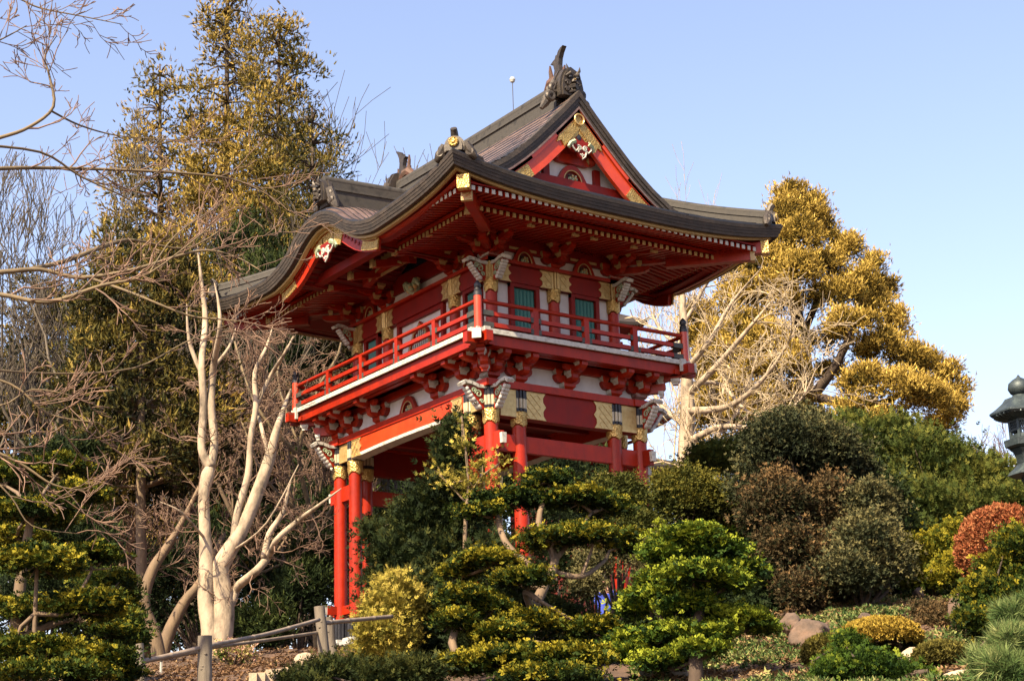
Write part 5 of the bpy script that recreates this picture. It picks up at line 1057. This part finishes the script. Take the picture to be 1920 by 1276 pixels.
# ------------------------------------------------------------------ feathery arborvitae in front of the gate
def arbor(label, cl, base, m, n, size, seed, trunk, tb, name='arborvitae', lump=6):
    b = base_at(*base); t = thing(name, label, 'tree', b); limbs_px(t, b, trunk, M['barkmid'], 'trunk', 8)
    cc = lumps([C(*c) for c in cl], lump, .5, seed=seed); segs = []; g = np.random.default_rng(seed); tp = [P(a, b_, c) for sp in trunk for a, b_, c, _ in sp]
    for c in cc[::3]:
        a = min(tp, key=lambda q: np.linalg.norm(q-c[:3])); segs.append((a, c[:3], .016, .006))
    seg_mesh('branches', segs, M['barkmid'], t, b, 4); crown(t, b, cc, n, 'frond', size, L[m], seed, upw=.45, rnd=.5, shell=.85, tbias=tb, tspread=.28, topt=.25); return t
arbor('tall feathery arborvitae, shade darkened into its colour, between the left columns and the central cypress', [(790, 1000, 26, 60, 60), (830, 930, 26, 45, 50), (760, 1060, 26, 60, 60), (830, 1080, 25.5, 65, 60), (780, 1150, 25, 80, 60), (860, 1000, 26, 45, 50), (850, 1180, 24.5, 60, 60), (740, 1110, 26, 50, 50), (770, 1230, 24.5, 90, 45), (700, 1010, 27, 30, 30), (845, 870, 26, 26, 40), (855, 820, 26, 18, 32)], (800, 1290, 25),
      'thuja', 21000, .17, 131, [[(800, 1300, 25, 8), (805, 1100, 25.6, 6), (830, 950, 26, 4), (850, 860, 26, 3), (858, 790, 26, 1.5)], [(780, 1200, 25, 4), (775, 1050, 26, 3), (778, 960, 26, 1.5)], [(835, 1090, 25.5, 4), (860, 990, 26, 2)]], .38)
arbor('sunlit gold-tipped arborvitae sprays in front of the near corner columns', [(872, 850, 25.5, 14, 26), (898, 882, 25.5, 20, 22), (925, 900, 25.5, 16, 22), (885, 910, 25.5, 22, 20), (845, 905, 25.5, 24, 16), (862, 800, 25.6, 12, 22), (815, 880, 25.6, 18, 12), (940, 870, 25.4, 10, 16)], (880, 1270, 25.5),
      'thujagold', 520, .12, 132, [[(870, 1290, 25.5, 5), (872, 1000, 25.5, 4), (878, 900, 25.5, 2.5), (866, 780, 25.6, 1)], [(876, 930, 25.5, 2), (905, 890, 25.5, 1.2)], [(872, 940, 25.5, 2), (830, 895, 25.6, 1)]], .45, lump=4)
arbor('small golden arborvitae at the foot of the left columns', [(740, 1110, 23.5, 26, 30), (725, 1150, 23, 40, 34), (700, 1195, 22.5, 38, 28), (745, 1200, 23, 40, 36), (760, 1140, 24, 24, 40), (725, 1240, 22.6, 40, 26), (690, 1225, 22.5, 24, 20)], (725, 1280, 23), 'thujagold', 9000, .12, 133, [[(730, 1290, 23, 5), (735, 1200, 23, 4), (742, 1100, 23.5, 2)]], .5)
# ------------------------------------------------------------------ shrubs
mass('low dark juniper at the bottom, right of the fence post', [(600, 1272, 19, 50, 20), (660, 1264, 19.5, 44, 22), (720, 1274, 19, 50, 22), (560, 1282, 18.5, 40, 14), (780, 1272, 19, 50, 26)], (650, 1300, 19), 'thuja', 7000, .10, 'frond', seed=141, tbias=.5, lump=8)
mass('rounded olive ball shrub right of the rear columns, yellow tips on top', [(1280, 945, 32, 72, 62)], (1280, 1150, 32), 'ballgreen', 9000, .12, 'leaves3', name='ball_shrub', seed=142, lump=16, lf=.3, tbias=.5, topt=.5)
mass('tall dark olive shrub sloping down right of the ball shrub', [(1370, 1010, 33, 62, 95), (1330, 1100, 32, 60, 60), (1420, 1090, 33, 40, 60)], (1370, 1180, 33), 'ballgreen', 8000, .13, 'leaves3', name='dense_shrub', seed=143, lump=12, lf=.35, tbias=.32)
mass('mid-green dense shrub in front of the right column cluster', [(1160, 935, 31, 50, 38), (1200, 1000, 30, 45, 40), (1120, 960, 31, 40, 34)], (1160, 1160, 31), 'ballgreen', 7000, .12, 'leaves3', name='dense_shrub', seed=144, lump=10, lf=.35, tbias=.3)
mass('olive-brown shrub below the red column patch, over the blue clothing', [(1120, 1065, 27, 42, 34), (1100, 1105, 26.5, 30, 22), (1225, 1075, 27, 32, 60), (1190, 1035, 27.5, 40, 22)], (1120, 1190, 27), 'juniper', 5500, .10, 'leaves3', name='dense_shrub', seed=145, lump=9, lf=.4, tbias=.75)
mass('big rounded juniper, grey-green crown top, tallest shrub on the slope', [(1480, 855, 31, 95, 70), (1540, 860, 31.5, 75, 70), (1430, 910, 31, 60, 50), (1590, 900, 32, 45, 55), (1500, 800, 31.5, 45, 28)], (1500, 1150, 31), 'juniper', 17000, .14, 'leaves3', name='juniper_shrub', seed=146, lump=16, lf=.42, tbias=.32, tspread=.25)
mass('rust-brown lower half of the juniper thicket, above the boulder', [(1470, 960, 30, 75, 50), (1540, 985, 30.5, 70, 55), (1480, 1040, 29.5, 60, 50), (1560, 1060, 29.5, 65, 50), (1500, 1110, 28.8, 50, 30), (1600, 1110, 29.5, 50, 26), (1450, 920, 30, 40, 34), (1560, 930, 30.3, 36, 34)], (1520, 1160, 29.5), 'juniperrust', 16000, .13, 'leaves3', name='juniper_shrub', seed=147, lump=14, lf=.42, tbias=.38, tspread=.38)
mass('olive-tipped juniper mound at the right of the rust-brown thicket', [(1620, 1020, 29, 60, 50), (1660, 1060, 29, 48, 42), (1600, 1075, 28.6, 50, 38), (1640, 960, 30, 42, 50)], (1620, 1150, 29), 'juniper', 10000, .13, 'leaves3', name='juniper_shrub', seed=148, lump=14, lf=.42, tbias=.6, tspread=.3)
mass('wide dark green feathery hedge across the right skyline', [(1640, 850, 37, 60, 50), (1710, 880, 37, 70, 60), (1780, 890, 37, 70, 60), (1850, 920, 37, 70, 60), (1740, 960, 36, 80, 60), (1680, 950, 36, 60, 60), (1830, 980, 36, 80, 50), (1900, 960, 36, 50, 50), (1930, 930, 37, 40, 50), (1600, 820, 37.5, 50, 40), (1680, 830, 37.5, 50, 36), (1750, 850, 37.5, 50, 36), (1660, 1020, 35, 50, 40), (1720, 1020, 35, 50, 40), (1560, 870, 36, 50, 50)], (1760, 1110, 37), 'hedge', 26000, .20, 'frond', name='feathery_hedge', cat='hedge', seed=149, lump=10, lf=.4, tbias=.42, tspread=.3, upw=.7)
mass('yellow-tipped evergreen between the juniper thicket and the rust-red ball', [(1740, 1040, 31, 40, 36), (1770, 1080, 30.5, 36, 30), (1720, 1085, 31, 34, 26), (1790, 1020, 32, 34, 40)], (1750, 1120, 31), 'hinoki', 6500, .13, 'fan', seed=150, lump=9, lf=.4, tbias=.62)
mass('low green shrub at the foot of the golden conifer, beside the looping tree', [(1340, 870, 44, 50, 30), (1400, 850, 44, 40, 26)], (1370, 950, 44), 'hedge', 5000, .2, 'frond', seed=151, tbias=.4, lump=8)
mass('rust-red clipped ball shrub at the right edge', [(1882, 1032, 24, 80, 76)], (1880, 1130, 24), 'redleaf', 26000, .062, 'leaf', name='clipped_shrub', seed=152, lump=4, lf=.6, shell=.12, tbias=.5, tspread=.4, rnd=.8, topt=0)
mass('dark green evergreen draped in front of the rust-red ball', [(1880, 1075, 21.5, 44, 34), (1910, 1030, 21.5, 30, 30), (1840, 1120, 21, 36, 30), (1890, 1130, 21, 46, 30), (1830, 1165, 20.6, 30, 20), (1870, 1180, 20.6, 34, 24)], (1870, 1220, 21), 'hinoki', 12000, .10, 'fan', seed=153, lump=9, lf=.4, tbias=.30, tspread=.3)
mass('light green pine with long needles in the lower right corner', [(1912, 1165, 17, 30, 28), (1905, 1215, 16.6, 40, 28), (1890, 1262, 16.4, 44, 22), (1850, 1248, 16.6, 22, 20), (1925, 1190, 17, 26, 36)], (1900, 1310, 16.8), 'pine', 3000, .14, 'needles', name='pine_shrub', seed=154, lump=7, lf=.45, tbias=.5)
mass('gold-leaved flat-topped clipped mound in the middle of the slope', [(1650, 1195, 22.5, 92, 33, 50)], (1650, 1240, 22.5), 'clipgold', 20000, .05, 'leaf', name='clipped_shrub', seed=155, lump=3, lf=.5, shell=.12, tbias=.55, tspread=.4, rnd=.8, upw=.6, topt=.3, minz=-.3)
mass('small gold and olive clipped mound left of the gold mound', [(1550, 1225, 21.5, 46, 32, 36)], (1550, 1262, 21.5), 'clipolive', 7000, .05, 'leaf', name='clipped_shrub', seed=156, lump=3, lf=.5, shell=.15, tbias=.7, tspread=.4, rnd=.8, minz=-.4)
mass('small olive clipped mound at the right of the gold mound', [(1765, 1232, 20.5, 56, 26, 38)], (1765, 1262, 20.5), 'clipolive', 8000, .05, 'leaf', name='clipped_shrub', seed=157, lump=3, lf=.5, shell=.15, tbias=.55, tspread=.35, rnd=.8, minz=-.4)
mass('dark green spruce-like sprig in front of the gold mound', [(1590, 1222, 19.8, 26, 26), (1610, 1250, 19.6, 60, 26), (1650, 1262, 19.6, 60, 24), (1560, 1262, 19.4, 36, 20), (1700, 1272, 19.6, 46, 16)], (1615, 1290, 19.6), 'hinoki2', 9000, .085, 'fan', seed=158, lump=9, lf=.4, tbias=.25)
mass('brownish low heather patch beside the right boulders', [(1770, 1165, 25, 46, 20), (1740, 1150, 26, 30, 16)], (1765, 1185, 25), 'juniperrust', 3500, .08, 'leaves3', seed=159, lump=8, lf=.4, tbias=.5)
mass('small flowering shrub at the foot of the maple', [(425, 1222, 33, 16, 12), (448, 1228, 33, 18, 12)], (435, 1240, 33), 'flower', 1400, .10, 'leaves3', name='flowering_shrub', seed=160, lump=5, tbias=.55, tspread=.5)
mass('green shrub behind the fence at the far left bottom', [(230, 1200, 26, 40, 50), (200, 1130, 27, 50, 60)], (220, 1260, 26), 'hinoki', 5000, .12, 'fan', seed=161, tbias=.35)
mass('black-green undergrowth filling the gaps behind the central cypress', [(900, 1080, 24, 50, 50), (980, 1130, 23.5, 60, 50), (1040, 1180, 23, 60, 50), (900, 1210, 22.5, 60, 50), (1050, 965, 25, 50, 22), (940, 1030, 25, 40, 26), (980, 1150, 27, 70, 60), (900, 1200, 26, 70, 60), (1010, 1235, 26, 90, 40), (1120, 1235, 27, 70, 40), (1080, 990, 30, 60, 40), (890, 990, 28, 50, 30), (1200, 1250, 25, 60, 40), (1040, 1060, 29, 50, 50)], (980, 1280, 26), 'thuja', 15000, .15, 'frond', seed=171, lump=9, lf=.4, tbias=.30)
mass('black-green undergrowth behind the bright pruned cypress', [(1270, 1140, 30, 80, 70), (1360, 1160, 29.5, 80, 60), (1200, 1180, 30, 40, 60), (1300, 1060, 30, 80, 50), (1440, 1130, 30.5, 60, 60)], (1300, 1240, 29.5), 'dkgreen', 9000, .16, 'leaves3', seed=172, lump=9, lf=.4, tbias=.28)
mass('dark shrub filling the shade under the juniper thicket', [(1500, 1010, 32.5, 100, 70), (1590, 1050, 32.5, 90, 70), (1680, 1080, 32.5, 70, 50), (1440, 1070, 32.5, 60, 70), (1540, 910, 33, 100, 70), (1640, 960, 33.5, 70, 70), (1740, 1060, 33.5, 60, 50), (1420, 960, 33.5, 50, 70)], (1560, 1140, 32.5), 'dkgreen', 13000, .18, 'leaves3', seed=173, lump=8, lf=.4, tbias=.25)
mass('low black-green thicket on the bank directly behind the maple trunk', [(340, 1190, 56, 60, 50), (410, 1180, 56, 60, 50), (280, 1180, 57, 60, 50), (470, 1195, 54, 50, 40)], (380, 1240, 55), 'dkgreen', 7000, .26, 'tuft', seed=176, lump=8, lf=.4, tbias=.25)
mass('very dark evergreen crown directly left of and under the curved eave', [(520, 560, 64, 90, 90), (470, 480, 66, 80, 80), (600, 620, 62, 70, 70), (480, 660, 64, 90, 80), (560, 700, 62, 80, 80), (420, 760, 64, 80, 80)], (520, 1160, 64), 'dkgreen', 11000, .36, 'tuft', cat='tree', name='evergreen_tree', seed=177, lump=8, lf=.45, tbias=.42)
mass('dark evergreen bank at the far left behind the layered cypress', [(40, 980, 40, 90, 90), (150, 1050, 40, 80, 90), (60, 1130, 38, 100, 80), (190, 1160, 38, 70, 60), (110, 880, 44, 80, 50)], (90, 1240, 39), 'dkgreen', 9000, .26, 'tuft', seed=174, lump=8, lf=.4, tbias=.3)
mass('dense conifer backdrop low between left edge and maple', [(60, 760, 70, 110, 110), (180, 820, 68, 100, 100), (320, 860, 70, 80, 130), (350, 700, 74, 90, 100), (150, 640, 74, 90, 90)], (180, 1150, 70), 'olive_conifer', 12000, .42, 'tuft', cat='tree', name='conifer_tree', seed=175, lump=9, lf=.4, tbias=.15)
# ------------------------------------------------------------------ ground cover and litter
def scatter(name, us, vs, n, kind, size, m, label, cat, dens=None, tb=.5, ups=1.2, rr=(17, 34)):
    g = np.random.default_rng(len(name)); D1 = g.uniform(rr[0], rr[1], n*3); Uu = g.uniform(us[0], us[1], n*3)
    d = np.array([ray(u, 1200) for u in Uu]); h = np.hypot(d[:, 0], d[:, 1]); x = CAM[0]+d[:, 0]*D1/h; y = CAM[1]+d[:, 1]*D1/h
    k = (np.sin(x*1.3+y*.7)+np.sin(y*2.1-x*.9)*.7+g.normal(0, .5, len(x))) > (dens if dens is not None else -9); x, y = x[k][:n], y[k][:n]; z = ground(x, y)+gnoise(x, y); c = len(x)
    pos = np.column_stack([x, y, z+.01]); a = g.uniform(0, 6.28, c); xd = np.column_stack([np.cos(a), np.sin(a), g.uniform(0, ups, c)])
    V, F, T = sprigs(pos, xd, np.array([0, 0, 1.0])+g.normal(0, .4, (c, 3)), size*g.uniform(.5, 1.4, c), kind, np.clip(tb+g.normal(0, .25, c), 0, 1))
    thing(name, label, cat, (0, 0, 0), None, tri_np(name, V, F, L[m], T), 'stuff')
scatter('ground_cover', (1180, 1960), 0, 40000, 'leaves3', .075, 'cover', 'green ground cover plants spreading over the right slope', 'ground cover', .1)
scatter('dry_grass', (1180, 1960), 0, 26000, 'leaves3', .065, 'litter', 'dry straw and fallen leaves between the ground cover', 'leaf litter', -9, .6, .7)
scatter('bark_litter', (-60, 760), 0, 26000, 'leaves3', .065, 'litter', 'bark chips and leaf litter on the left bank', 'leaf litter', -9, .35, .35, (19, 46))

# ------------------------------------------------------------------ rocks
def rock(label, u, v, dist, w, h, m, seed, group=None):
    g = np.random.default_rng(seed); p = P(u, v, dist); s = px(dist); b = np.array([p[0], p[1], gz(p[0], p[1])]); import bmesh
    bm = bmesh.new(); bmesh.ops.create_icosphere(bm, subdivisions=4, radius=1)
    K = unit(g.normal(size=(9, 3))); O = g.uniform(.62, .95, 9)
    ph = g.uniform(0, 6, 6)
    for q in bm.verts:
        c = np.array(q.co); 
        for k_, o_ in zip(K, O):
            e = c@k_-o_
            if e > 0: c = c-k_*e*.85
        n_ = .05*math.sin(c[0]*6+ph[0])*math.sin(c[1]*7+ph[1])+.035*math.sin(c[2]*13+ph[2]+c[0]*9)+.02*math.sin(c[0]*25+ph[3])*math.sin(c[1]*23+c[2]*21)
        q.co = Vector(c*(1+n_)*np.array([w*s, w*s*.8, h*s]))
    me = bpy.data.meshes.new('boulder'); bm.to_mesh(me); bm.free(); me.materials.append(M[m]); me.polygons.foreach_set('use_smooth', [True]*len(me.polygons)); me.set_sharp_from_angle(angle=R_(50))
    o = thing('boulder', label, 'rock', (p[0], p[1], p[2]), group, me); o.rotation_euler = (0, 0, g.uniform(0, 3)*.3+.6); return o
rock('large brown boulder left of the gold clipped mound', 1515, 1195, 24.5, 52, 32, 'rock', 1)
rock('rounded knob of brown rock on top of the large brown boulder', 1482, 1168, 25, 22, 20, 'rock', 2)
rock('upright brown boulder under the rust-red ball shrub', 1808, 1150, 24, 32, 42, 'rock', 3)
rock('brown rock wedged between ball shrub and upright boulder', 1828, 1105, 25, 24, 18, 'rock', 4)
rock('small brown rock showing behind the gold clipped mound', 1624, 1160, 26.5, 20, 12, 'rock', 5)
rock('small dark rock in the shade below the hedge', 1722, 1112, 30, 13, 11, 'rock', 6)
rock('pale rock between gold mound and small olive mound', 1712, 1232, 21, 26, 18, 'palerock', 7)
rock('pale flat rock at the bottom right, under the olive mound', 1812, 1272, 19.2, 50, 18, 'palerock', 8)
rock('broad pale boulder behind the stem of the bright cypress', 1245, 1262, 21, 52, 32, 'palerock', 9)
rock('sunlit pale rock beside the leaning fence post', 573, 1240, 22.5, 27, 16, 'palerock', 10)
# stone edging of the path
eb = P(520, 1262, 22)
ordn = ['first', 'second', 'third', 'fourth', 'fifth', 'sixth', 'seventh', 'eighth']
for i in range(8):
    u = 475+15.5*i; v = 1268-3.1*i; p = P(u, v, 21.6+.1*i); mb = MB(); r = random.Random(i); w_ = 15*px(22); mb.box((0, 0, 0), (w_*.94, .14, .13+r.uniform(-.02, .02)), taper=.94)
    o = thing('edging_stone', ordn[i]+' upright edging stone from the left in the short row beside the pale rock', 'edging stone', (p[0], p[1], p[2]-.03), 'edging stones along the bank', mb.mesh('edging_stone', M['palerock'])); o.rotation_euler = (0, 0, YA-math.pi/2+r.uniform(-.1, .1))
# ------------------------------------------------------------------ bamboo-rail fence
fence = thing('bamboo_fence', 'rustic fence of round wooden posts with grey bamboo rails, bottom left', 'fence', base_at(385, 1250, 17))
fb_ = np.array(fence.location)
def fpost(u0, v0, u1, v1, d, r, lab=None, knots=3):
    top, bot = P(u0, v0, d), P(u1, v1, d); bot = bot+(bot-top)*.6; g = random.Random(int(u0)); mb = MB(); n = 10; s = px(d); pts = [top+(bot-top)*i/n+np.array([g.uniform(-.004, .004), g.uniform(-.004, .004), 0]) for i in range(n+1)]
    mb.tube([Vector(q-fb_) for q in pts], [r*s*(.97+.08*i/n+g.uniform(-.03, .03)) for i in range(n+1)], 18)
    o = link('fence_post', mb.mesh('fence_post', M['wood'], True), fence)
    for i in range(knots):
        q = top+(bot-top)*g.uniform(.1, .6); f = Vector(-_F); c = Vector(q-fb_)+f*r*s*.92+Vector(_R)*g.uniform(-.5, .5)*r*s; link('knot', MB().lathe([(.002, -.012), (.013, -.006), (.016, .004), (.002, .012)], c, 8).mesh('knot', M['wood'], True), o)
fpost(384, 1191, 384, 1276, 17, 13.2); fpost(598, 1136, 610, 1240, 20.5, 10); fpost(616, 1156, 624, 1226, 22, 8.5); fpost(262, 1206, 266, 1276, 16.5, 7, knots=1)
def rail(pts, r=4.4):
    P_ = [P(a, b, c) for a, b, c in pts]; p_, _ = smooth_poly(P_, [1]*len(P_), 8); mb = MB(); s = px(pts[0][2]); n = len(p_); rs = [r*s*(1.18 if i % 5 == 2 else 1.0) for i in range(n)]
    q = []; qr = []
    for i in range(n):
        if i % 5 == 2 and 0 < i < n-1:
            d = unit(p_[i+1]-p_[i-1])*.008; q += [p_[i]-d*1.6, p_[i]-d*.6, p_[i]+d*.6, p_[i]+d*1.6]; qr += [r*s, r*s*1.16, r*s*1.16, r*s]
        else: q.append(p_[i]); qr.append(r*s)
    mb.tube([Vector(x-fb_) for x in q], qr, 10); link('bamboo_rail', mb.mesh('bamboo_rail', M['bamboo'], 'all'), fence)
rail([(262, 1240, 16.5), (330, 1225, 16.8), (400, 1208, 17.2), (500, 1188, 18.8), (598, 1161, 20.3)]); rail([(385, 1214, 17.3), (480, 1202, 18.8), (602, 1184, 20.6)], 3.4)
rail([(610, 1167, 20.6), (660, 1162, 21.2), (735, 1155, 22)], 4.2); rail([(262, 1241, 16.6), (330, 1229, 17), (385, 1217, 17.4)], 3); rail([(-40, 1285, 15.5), (30, 1272, 15.8), (110, 1259, 16.2), (200, 1250, 16.4), (262, 1244, 16.6)], 3.6)
stake = P(302, 1248, 30); thing('marker_stake', 'thin white marker stake on the left bank', 'stake', stake, None, MB().box((0, 0, -.05), (.03, .03, .26)).box((0, 0, .075), (.03, .03, .015)).mesh('marker_stake', M['trim']))
# ------------------------------------------------------------------ bronze lantern
lp = P(1929, 880, 33); sL = px(33); lz = lp[2]; lb = np.array([lp[0], lp[1], gz(lp[0], lp[1])]); lan = thing('bronze_lantern', 'dark verdigris bronze garden lantern with jewel top, right edge behind the hedge', 'lantern', lb)
def lz_(v): return (880-v)*sL+lz-lb[2]
hexr = dict(n=6, rot=.25)
def lpart(name, prof, n=6, m='bronze', **kw):
    return link(name, MB().lathe([(r*sL, lz_(v)) for r, v in prof], n=n, rot=.3 if n == 6 else 0, **kw).mesh(name, M[m], True), lan)
lpart('jewel', [(10, 745), (17, 740), (21, 732), (19, 722), (11, 715), (4, 711), (1, 706)], 20); lpart('jewel_collar', [(20, 752), (17, 748), (14, 744)], 16)
lpart('lantern_roof', [(54, 783), (58, 779), (58, 776), (46, 768), (34, 758), (28, 750), (14, 746)]); lpart('roof_underside', [(30, 790), (53, 782)])
for i in range(30):
    t_ = 2*math.pi*i/30; link('roof_rib', MB().beam((28*sL*math.cos(t_), 28*sL*math.sin(t_), lz_(789)), (51*sL*math.cos(t_), 51*sL*math.sin(t_), lz_(781.5)), .02, .03).mesh('roof_rib', M['bronze']), lan)
fbx = link('fire_box', None, lan)
for i in range(6):
    t_ = 2*math.pi*(i+.3)/6; t2 = 2*math.pi*(i+1.3)/6; r_ = 24*sL; a_ = Vector((r_*math.cos(t_), r_*math.sin(t_), 0)); c_ = Vector((r_*math.cos(t2), r_*math.sin(t2), 0)); up = lambda q, v: q+Vector((0, 0, lz_(v)))
    link('corner_post', MB().beam(up(a_, 824), up(a_, 786), .05, .05).mesh('corner_post', M['bronze']), fbx)
    mb = MB(); mb.beam(up(a_, 790), up(c_, 790), .04, .07); mb.beam(up(a_, 820), up(c_, 820), .04, .07); mb.beam(up(a_, 809), up(c_, 809), .03, .03)
    for j in range(6):
        f0, f1 = j/6, (j+1.2)/6; p0 = a_.lerp(c_, f0); p1 = a_.lerp(c_, min(1, f1+.1)); mb.beam(up(p0, 808), up(p1, 792), .012, .012); mb.beam(up(p1, 808), up(p0, 792), .012, .012)
    link('lattice_screen', mb.mesh('lattice_screen', M['bronze']), fbx)
lpart('platform', [(30, 842), (37, 838), (38, 826), (25, 824)]); lpart('waist', [(18, 872), (20, 858), (24, 848), (30, 843)]); lpart('flared_base', [(15, 900), (14, 895), (38, 890), (34, 884), (24, 876), (19, 870)]); lpart('pillar', [(20, 1010), (16, 990), (12, 950), (12, 900), (15, 893)], 16)
# ------------------------------------------------------------------ red pagoda behind the gate
pd = 76; corner = P(1288, 868, pd); sp_ = px(pd); hw = 3.4; pc = np.array([corner[0]-hw, corner[1]+hw, 0]); pb = np.array([pc[0], pc[1], gz(pc[0], pc[1])])
pag = thing('pagoda', 'red tiered pagoda mostly hidden behind the gate, its eave corners showing at the right', 'pagoda', pb)
zt = corner[2]-pb[2]
for i in range(5):
    z0 = zt+i*2.16*1.03; h_ = hw-.33*i; n = 16; mb = MB(); rows = []
    T_ = lambda q, a, b: (a, -b) if q == 0 else (b, a) if q == 1 else (-a, b) if q == 2 else (-b, -a)
    for q in range(4):
        e = [(-1+2*j/n) for j in range(n+1)]; A_ = [(*T_(q, h_*x, h_), z0+.28*abs(x)**3-.28) for x in e]; B_ = [(*T_(q, .45*h_*x, .45*h_), z0+.62) for x in e]; mb.strip(A_, B_, 0)
        C_ = [(a, b, c-.14) for a, b, c in A_]; mb.strip(C_, A_, 0); D__ = [(*T_(q, h_*.6*x, h_*.6), z0-.2) for x in e]; mb.strip(D__, C_, 1)
    rf = link('pagoda_roof', mb.mesh('pagoda_roof', [M['copperedge'], M['red']], True), pag)
    mb = MB()
    for q in range(4):
        for j in range(26): x = -.93+1.86*j/25; a_, b_ = T_(q, h_*.95*x, h_*.93); mb.box((a_, b_, z0-.42+.26*abs(x)**3), (.07, .07, .07))
        for xx in (-1, 1): mb.beam((*T_(q, xx*h_*.9, h_*.9), z0-.05), (*T_(q, xx*h_*1.08, h_*1.08), z0+.12), .08, .08)
    link('rafter_ends', mb.mesh('rafter_ends', M['trim']), rf, kind='stuff')
    mb = MB(); w_ = h_*.5; mb.box((0, 0, z0-1.2), (2*w_, 2*w_, 2.0)); link('storey', mb.mesh('storey', M['redflat']), pag)
    mb = MB()
    for q in range(4): a_, b_ = T_(q, 0, w_*1.3); mb.beam((*T_(q, -w_*1.3, w_*1.3), z0-1.0), (*T_(q, w_*1.3, w_*1.3), z0-1.0), .1, .12)
    link('balcony_rail', mb.mesh('balcony_rail', M['red']), pag)
link('pagoda_spire', MB().lathe([(.12, 0), (.08, 1.4), (.22, 1.5), (.05, 1.6), (.2, 1.9), (.04, 2.0), (.02, 2.6)], (0, 0, zt+4*2.22+.5), 12).mesh('pagoda_spire', M['bronze'], True), pag)
link('pagoda_base', MB().box((0, 0, (zt-1.2)/2), (hw*1.3, hw*1.3, max(.5, zt-1.2))).mesh('pagoda_base', M['interior']), pag)
# ------------------------------------------------------------------ person in blue under the gate
pp = P(1135, 1155, 35.5); pbz = np.array([pp[0], pp[1], pp[2]])
person = thing('person', 'person in blue clothing seated on a stone slab, half hidden by shrubs', 'person', pbz)
def skin_body(name, J, E_, R0, m, parent, lv=2):
    me = bpy.data.meshes.new(name); me.from_pydata(J, E_, []); me.materials.append(m); o = link(name, me, parent); md = o.modifiers.new('skin', 'SKIN')
    for i, v_ in enumerate(me.skin_vertices[0].data): v_.radius = (R0[i], R0[i]*.85); v_.use_root = (i == 0)
    md.use_smooth_shade = True; s_ = o.modifiers.new('sub', 'SUBSURF'); s_.levels = lv; s_.render_levels = lv; return o
J = [(0, 0, .10), (0, .02, .30), (0, 0, .50), (0, -.02, .58), (0, -.03, .66), (0, -.05, .76), (.19, 0, .49), (.24, -.12, .28), (.14, -.30, .20), (-.19, 0, .49), (-.24, -.12, .28), (-.14, -.30, .20), (.11, -.02, .10), (.15, -.42, .16), (.13, -.50, -.22), (.13, -.64, -.27), (-.11, -.02, .10), (-.15, -.42, .16), (-.13, -.50, -.22), (-.13, -.64, -.27)]
Eg = [(0, 1), (1, 2), (2, 3), (3, 4), (4, 5), (2, 6), (6, 7), (7, 8), (2, 9), (9, 10), (10, 11), (0, 12), (12, 13), (13, 14), (14, 15), (0, 16), (16, 17), (17, 18), (18, 19)]
Rd = [.13, .12, .13, .05, .07, .09, .06, .045, .03, .06, .045, .03, .09, .07, .05, .04, .09, .07, .05, .04]
body = skin_body('body', J, Eg, Rd, M['skin'], person); body.rotation_euler = (0, 0, -.4)
jk = skin_body('jacket', J[:3]+[J[6], J[7], J[8], J[9], J[10], J[11]], [(0, 1), (1, 2), (2, 3), (3, 4), (4, 5), (2, 6), (6, 7), (7, 8)], [.17, .16, .155, .08, .065, .055, .08, .065, .055], M['cloth'], person); jk.rotation_euler = (0, 0, -.4)
tr = skin_body('trousers', [J[0], J[12], J[13], J[14], J[16], J[17], J[18]], [(0, 1), (1, 2), (2, 3), (0, 4), (4, 5), (5, 6)], [.15, .11, .09, .075, .11, .09, .075], M['cloth'], person); tr.rotation_euler = (0, 0, -.4)
hr = link('hair', MB().lathe([(.03, -.02), (.09, .02), (.105, .08), (.09, .14), (.04, .18), (.005, .19)], (0, -.03, .70), 14).mesh('hair', M['hair'], True), person)
for sx in (-1, 1):
    for i in range(5): link('finger', MB().tube([(sx*.14+(i-2)*.014, -.31, .2), (sx*.14+(i-2)*.016, -.36-(.01 if i in (1, 2, 3) else 0), .19), (sx*.14+(i-2)*.016, -.375, .17)], [.008, .007, .005], 6).mesh('finger', M['skin'], True), body)
thing('stone_slab', 'grey stone slab under the person in blue', 'slab', (pp[0]+.2, pp[1], pp[2]-.06), None, MB().box((.15, 0, 0), (1.6, .5, .14), taper=.96).mesh('stone_slab', M['stone']))
